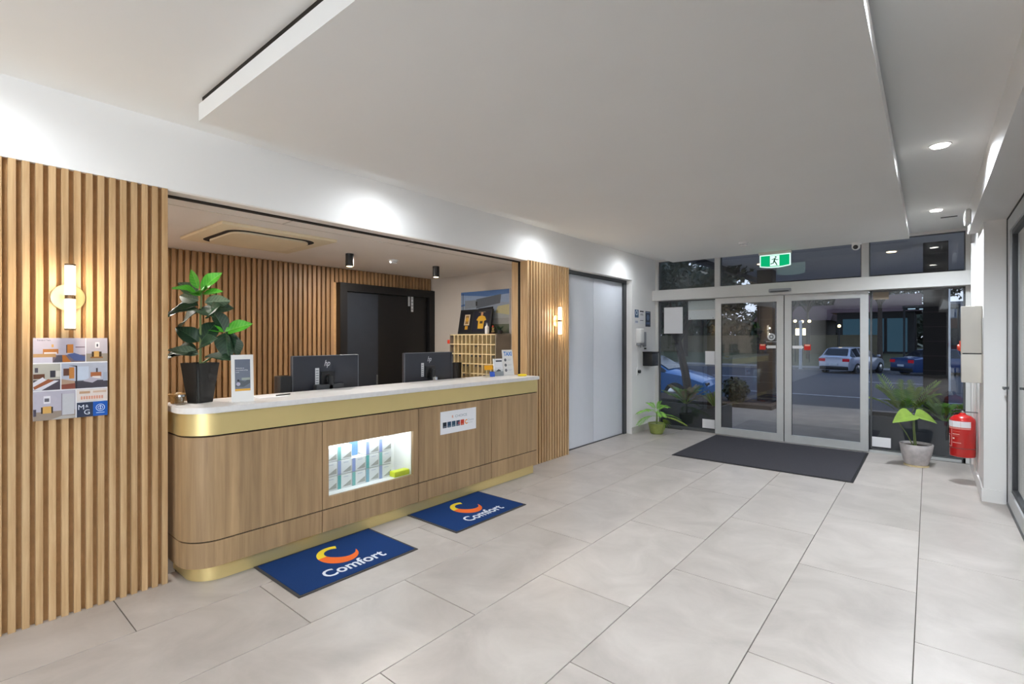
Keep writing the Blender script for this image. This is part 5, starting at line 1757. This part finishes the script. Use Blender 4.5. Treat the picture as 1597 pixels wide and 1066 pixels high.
bed = struct(MB().box(-9.0, -2.5, 11.4, 12.6, -0.02, 0.06).build('garden_bed', 'garden_mulch'))
rr = random.Random(21)
for i, (x_, y_, r_) in enumerate(((-3.35, 11.9, 0.30), (-5.6, 11.95, 0.28))):
    e = empty('round_shrub', (x_, y_, 0.06), ['clipped dark round shrub beside the canopy column', 'clipped dark round shrub farther left in the garden bed'][i], 'shrub', 'round shrubs in the garden bed')
    m = MB(); leaf_ball(m, (x_, y_, 0.06 + r_ * 0.85), r_, 700, 0.05, rr)
    m.build('foliage', 'tree_leaf', e, smooth=False)['kind'] = 'stuff'
    MB().cone((x_, y_, 0.06), (x_, y_, 0.25), 0.02).build('trunk', 'bark', e)


def tree(x_, y_, h, crown_r, crown_z, n, mat, label, seed, lean=0.0, trunk_r=0.17, leaf=0.22, fork=None):
    z0 = GZ(y_) - 0.1 if y_ < 36 else 0.0
    e = empty('tree', (x_, y_, z0), label, 'tree', 'trees across the road')
    rr = random.Random(seed)
    m = MB()
    fk = fork or h * 0.45
    top = Vector((x_ + lean, y_, z0 + fk))
    m.tube([(x_, y_, z0), (x_ + lean * 0.4, y_, z0 + fk * 0.5), top], trunk_r, 9, r1=trunk_r * 0.75)
    ends = []
    for i in range(7):
        a = i * 0.9 + rr.uniform(0, 0.6)
        q = top + Vector((math.cos(a) * crown_r * 0.7, math.sin(a) * crown_r * 0.7, rr.uniform(0.4, 1) * (h - fk) * 0.6))
        m.tube([top, top.lerp(q, 0.5) + Vector((0, 0, 0.3)), q], trunk_r * 0.45, 6, r1=trunk_r * 0.12)
        ends.append(q)
        for k in range(3):
            q2 = q + Vector((rr.uniform(-1, 1), rr.uniform(-1, 1), rr.uniform(-0.4, 0.9))) * crown_r * 0.5
            m.tube([top.lerp(q, 0.7), q2], trunk_r * 0.15, 5, r1=trunk_r * 0.05)
            ends.append(q2)
    m.build('trunk', 'bark', e)
    f_ = MB()
    for q in ends:
        leaf_ball(f_, q, crown_r * 0.38, n // len(ends), leaf, rr, 0.75)
    f_.build('foliage', mat, e, smooth=False)['kind'] = 'stuff'
    return e


tree(-4.5, 12.2, 4.8, 1.3, 3.6, 3600, 'tree_leaf', 'forked street tree seen through the left sidelight', 31, trunk_r=0.11, fork=1.5, leaf=0.08, lean=-0.3)
tree(-15.5, 41, 8.5, 2.8, 5, 3000, 'tree_leaf', 'dark tree behind the left sliding door, across the road', 32, trunk_r=0.2, fork=3.4)
tree(-9.3, 49, 8.5, 2.4, 5, 1500, 'tree_leaf_brown', 'thin brownish tree seen through the right sliding door', 33, fork=3.6)
tree(-2.6, 43, 9, 2.8, 5, 2200, 'tree_leaf_brown', 'brownish tree beside the blue lit shop', 34, fork=3.8)
tree(8.5, 43, 9, 4.5, 5, 3000, 'tree_leaf', 'leafy tree at the far right behind the parked cars', 35)
tree(-32, 54, 10, 5.0, 5, 3600, 'tree_leaf', 'broad tree at the far left beyond the boundary wall', 36)
tree(-39, 42, 9, 5.0, 5, 3600, 'tree_leaf', 'leftmost broad tree beyond the boundary wall', 37)
tree(-22.5, 38.2, 7.5, 2.8, 4, 3000, 'tree_leaf', 'tree on the far footpath left of the boundary wall gap', 38)
tree(-1.0, 60, 10, 5.0, 5, 2600, 'tree_leaf', 'tall tree far behind the blue lit shop', 39)
tree(-12.0, 27.5, 7.0, 3.2, 4, 3200, 'tree_leaf', 'leafy tree on the roadside behind the blue car', 40, fork=2.4)
tree(1.3, 23.0, 6.5, 2.6, 4, 2400, 'tree_leaf', 'leafy roadside tree at the right edge of the entrance glass', 41, fork=3.4, trunk_r=0.12)
tree(-19.0, 55, 9.5, 3.4, 4, 4200, 'tree_leaf', 'dense dark tree behind the boundary wall, left of the canopy column', 51, fork=2.6, leaf=0.34)
tree(-10.5, 64, 10, 3.6, 4, 4200, 'tree_leaf', 'dense dark tree behind the brown-roofed house', 52, fork=3.0, leaf=0.34)
tree(-6.9, 42.5, 7.6, 2.2, 4, 800, 'tree_leaf_brown', 'sparse bare-branched tree above the garden lamps', 53, fork=3.4, trunk_r=0.12)
tree(13, 63, 9, 3.6, 4, 3600, 'tree_leaf', 'dense tree behind the maroon building', 54, fork=3.0, leaf=0.34)
hg = empty('hedge', (-16, 72, 0), 'long dark hedge line behind the boundary wall', 'hedge')
m = MB(); rr = random.Random(77)
for i in range(40):
    leaf_ball(m, (-46 + i * 1.6, 72 + rr.uniform(-1, 1), 2.6 + rr.uniform(-.3, .8)), 2.4, 300, 0.42, rr, 1.0)
m.build('foliage', 'tree_leaf', hg, smooth=False)['kind'] = 'stuff'

# houses and lit shop across the road
def house(name, x0, x1, y0, y1, z0, h, wall, roof, label, win):
    e = empty(name, ((x0 + x1) / 2, y0, z0), label, 'building')
    MB().box(x0, x1, y0, y1, z0, z0 + h).build('wall', wall, e)
    rf = MB()
    ym = (y0 + y1) / 2
    rf.ext([(x0 - 0.4, y0 - 0.5, z0 + h), (x0 - 0.4, y1 + 0.5, z0 + h), (x0 - 0.4, ym, z0 + h + 1.5)], (x1 - x0 + 0.8, 0, 0))
    rf.build('roof', roof, e)
    for (a, b, c, d, mt) in win:
        f_ = MB()
        f_.box(a - 0.06, b + 0.06, y0 - 0.05, y0 - 0.001, c - 0.06, d + 0.06)
        w_ = f_.build('window', 'dark_trim', e)
        MB().box(a, b, y0 - 0.06, y0 - 0.051, c, d).build('pane', mt, w_)


house('corner_shop', -5.6, -0.8, 47, 53, 0.3, 3.2, 'dark_trim', 'house_roof', 'shop glowing blue behind the parked silver car', [(-5.2, -4.1, 0.5, 3.0, 'shop_blue'), (-3.9, -2.6, 0.5, 3.0, 'shop_blue'), (-2.4, -1.2, 0.5, 3.0, 'shop_blue')])
house('red_house', 0.2, 7.5, 50, 58, 0.3, 2.7, 'maroon_wall', 'canopy_fascia', 'low maroon building behind the navy car', [(1.0, 2.2, 1.0, 2.2, 'car_glass'), (4.0, 5.4, 1.0, 2.2, 'car_glass')])
house('cottage', -12.5, -7.0, 52, 58, 0.2, 2.9, 'house_wall', 'house_roof', 'brown-roofed house with warm lights above the boundary wall', [(-11.6, -10.6, 1.3, 2.4, 'car_glass'), (-9.4, -8.6, 1.3, 2.4, 'lamp_warm')])
sg2 = empty('shop_awning', (-0.8, 44.5, 3.2), 'row of white strip lights under the shop awning', 'awning')
MB().box(-1.4, 1.6, 43.8, 46.3, 3.55, 3.75).build('roof', 'dark_trim', sg2)
for i in range(4):
    MB().box(-1.1 + i * 0.6, -0.7 + i * 0.6, 44.0 + i * 0.7, 44.1 + i * 0.7, 3.50, 3.55).build('strip_light', 'shop_white', sg2)
pp = MB(); pp.cone((-1.3, 43.9, -0.4), (-1.3, 43.9, 3.55), 0.06); pp.cone((1.5, 43.9, -0.4), (1.5, 43.9, 3.55), 0.06)
pp.build('post', 'dark_trim', sg2)
for i, (x_, z_, lb) in enumerate(((-7.45, 2.75, 'leftmost warm garden lamp above the boundary wall'), (-7.0, 2.7, 'middle warm garden lamp above the boundary wall'), (-6.55, 2.72, 'right warm garden lamp of the trio above the boundary wall'), (-4.75, 2.35, 'lone warm lamp farther right above the boundary wall'))):
    e = empty('garden_lamp', (x_, 41.0, 0), lb, 'lamp', 'warm lamps across the road')
    MB().cone((x_, 41, -0.25), (x_, 41, z_ - 0.08), 0.03).build('pole', 'dark_trim', e)
    MB().sphere((x_, 41, z_), 0.10, 12, 8).build('globe', 'lamp_warm', e)


def pole(x_, y_, h, r, mat, label):
    z0 = GZ(y_) - 0.03
    e = empty('street_pole', (x_, y_, z0), label, 'pole')
    MB().cone((x_, y_, z0), (x_, y_, z0 + h), r, r * 0.8, 12).build('shaft', mat, e)
    MB().cone((x_, y_, z0), (x_, y_, z0 + 0.12), r * 2.2, r * 1.6, 12).build('base', 'kerb_concrete', e)
    MB().sphere((x_, y_, z0 + h), r * 1.3, 10, 6).build('cap', mat, e)


pole(0.45, 19.5, 3.2, 0.05, 'aluminium', 'slim pale pole at the right edge of the entrance glass')
pole(-6.1, 35.2, 3.0, 0.09, 'aluminium', 'pale blue-lit post by the far kerb left of the silver car')


# parked cars
def car(name, loc, yaw, paint, label, kind='hatch', group='cars parked across the road'):
    e = empty(name, (0, 0, 0), label, 'car', group)
    # stations along x (nose +): (x, sill half-width, shoulder z, shoulder half-width, roof z, roof half-width)
    if kind == 'hatch':
        st = [(-1.98, .74, .62, .76, .66, .70), (-1.93, .80, .86, .82, .92, .74), (-1.80, .84, .92, .85, 1.00, .72), (-1.45, .87, .93, .87, 1.40, .60), (-0.9, .88, .93, .88, 1.47, .62), (0.0, .88, .91, .88, 1.47, .62),
              (0.45, .88, .90, .88, 1.38, .60), (1.02, .87, .89, .87, .95, .72), (1.5, .85, .82, .84, .86, .70), (1.88, .78, .66, .78, .70, .66), (1.98, .68, .50, .68, .54, .6)]
        wheels = (-1.25, 1.25)
    else:
        st = [(-2.25, .72, .60, .74, .64, .68), (-2.2, .80, .88, .82, .93, .74), (-1.55, .86, .93, .86, .98, .70), (-1.0, .88, .93, .88, 1.36, .58), (-0.4, .88, .92, .88, 1.43, .60), (0.2, .88, .91, .88, 1.41, .60),
              (0.5, .88, .90, .88, 1.32, .60), (1.15, .87, .89, .87, .94, .72), (1.7, .85, .80, .84, .84, .70), (2.15, .78, .64, .78, .68, .66), (2.25, .68, .50, .68, .54, .6)]
        wheels = (-1.4, 1.4)
    body, glass_ = MB(), MB()
    rings = []
    for (x, ws, zs, wsh, zr, wr) in st:
        ring = [(x, -ws * 0.92, .22), (x, -ws, .42), (x, -wsh, zs), (x, -wr, zr), (x, 0, zr + 0.025), (x, wr, zr), (x, wsh, zs), (x, ws, .42), (x, ws * 0.92, .22)]
        rings.append(ring)
    bv_ = [[body.bm.verts.new(q) for q in ring] for ring in rings]
    for i in range(len(bv_) - 1):
        a, b = bv_[i], bv_[i + 1]
        for k in range(8):
            body.bm.faces.new((a[k], a[k + 1], b[k + 1], b[k]))
        body.bm.faces.new((a[8], a[0], b[0], b[8]))
        hi = st[i][4] > 1.2 or st[i + 1][4] > 1.2
        if hi:
            for (k0, k1, sgn) in ((2, 3, -1), (5, 6, 1)):
                q = [Vector(rings[i][k0]), Vector(rings[i][k1]), Vector(rings[i + 1][k1]), Vector(rings[i + 1][k0])]
                cen = sum(q, Vector()) / 4
                q = [cen + (z - cen) * 0.88 + Vector((0, sgn * 0.012, 0.004)) for z in q]
                glass_.quad(*q)
            if abs(st[i][4] - st[i + 1][4]) > 0.2:
                q = [Vector(rings[i][3]), Vector(rings[i][5]), Vector(rings[i + 1][5]), Vector(rings[i + 1][3])]
                cen = sum(q, Vector()) / 4
                sgn = -1 if st[i][4] < st[i + 1][4] else 1
                q = [cen + (z - cen) * 0.88 + Vector((sgn * 0.025, 0, 0.03)) for z in q]
                glass_.quad(*q)
    body.bm.faces.new(bv_[0]); body.bm.faces.new(bv_[-1][::-1])
    body.build('body', paint, e)
    glass_.build('windows', 'car_glass', e)
    xr, xf = st[0][0], st[-1][0]
    MB().box(xr - 0.03, xr + 0.2, -.74, .74, .24, .44, bevel=0.03).build('bumper', 'black_plastic', e)
    MB().box(xf - 0.2, xf + 0.03, -.68, .68, .22, .36, bevel=0.03).build('bumper', 'black_plastic', e)
    for s in (-1, 1):
        MB().box(xr - 0.01, xr + 0.14, s * .62 - .17, s * .62 + .17, .70, .86, bevel=0.02).build('tail_light', 'tail_red', e)
        MB().box(xf - 0.16, xf - 0.02, s * .54 - .15, s * .54 + .15, .52, .64, bevel=0.02).build('headlight', 'car_glass', e)
        MB().box(0.75, 0.95, s * .96 - .06, s * .96 + .06, .94, 1.06, bevel=0.02).build('door_mirror', paint, e)
    MB().box(xr - 0.04, xr - 0.02, -.22, .22, .50, .61).build('number_plate', 'plate', e)
    for wx in wheels:
        for s in (-1, 1):
            t = MB().lathe((wx, s * .80 - .1, .31), [(.20, 0), (.30, .01), (.315, .04), (.315, .16), (.30, .19), (.20, .20)], seg=24, axis='y')
            t_ = t.build('wheel', 'rubber', e)
            MB().lathe((wx, s * .80 - .105, .31), [(.19, 0), (.2, .005), (.2, .205), (.19, .21)], seg=20, axis='y').build('rim', 'chrome', t_)
    e.location = loc
    e.rotation_euler = (0, 0, yaw)
    return e


car('parked_car', (-3.35, 34.3, GZ(34.3) - 0.02), R(70), 'car_silver', 'silver hatchback with red tail lights, parked across the road')
car('parked_car', (0.6, 35.0, GZ(35.0) - 0.02), R(40), 'car_navy', 'navy blue sedan parked right of the silver hatchback', 'sedan')
car('parked_car', (-6.95, 14.6, -0.40), R(2), 'car_blue', 'bright blue car behind the forked street tree', 'sedan', None)
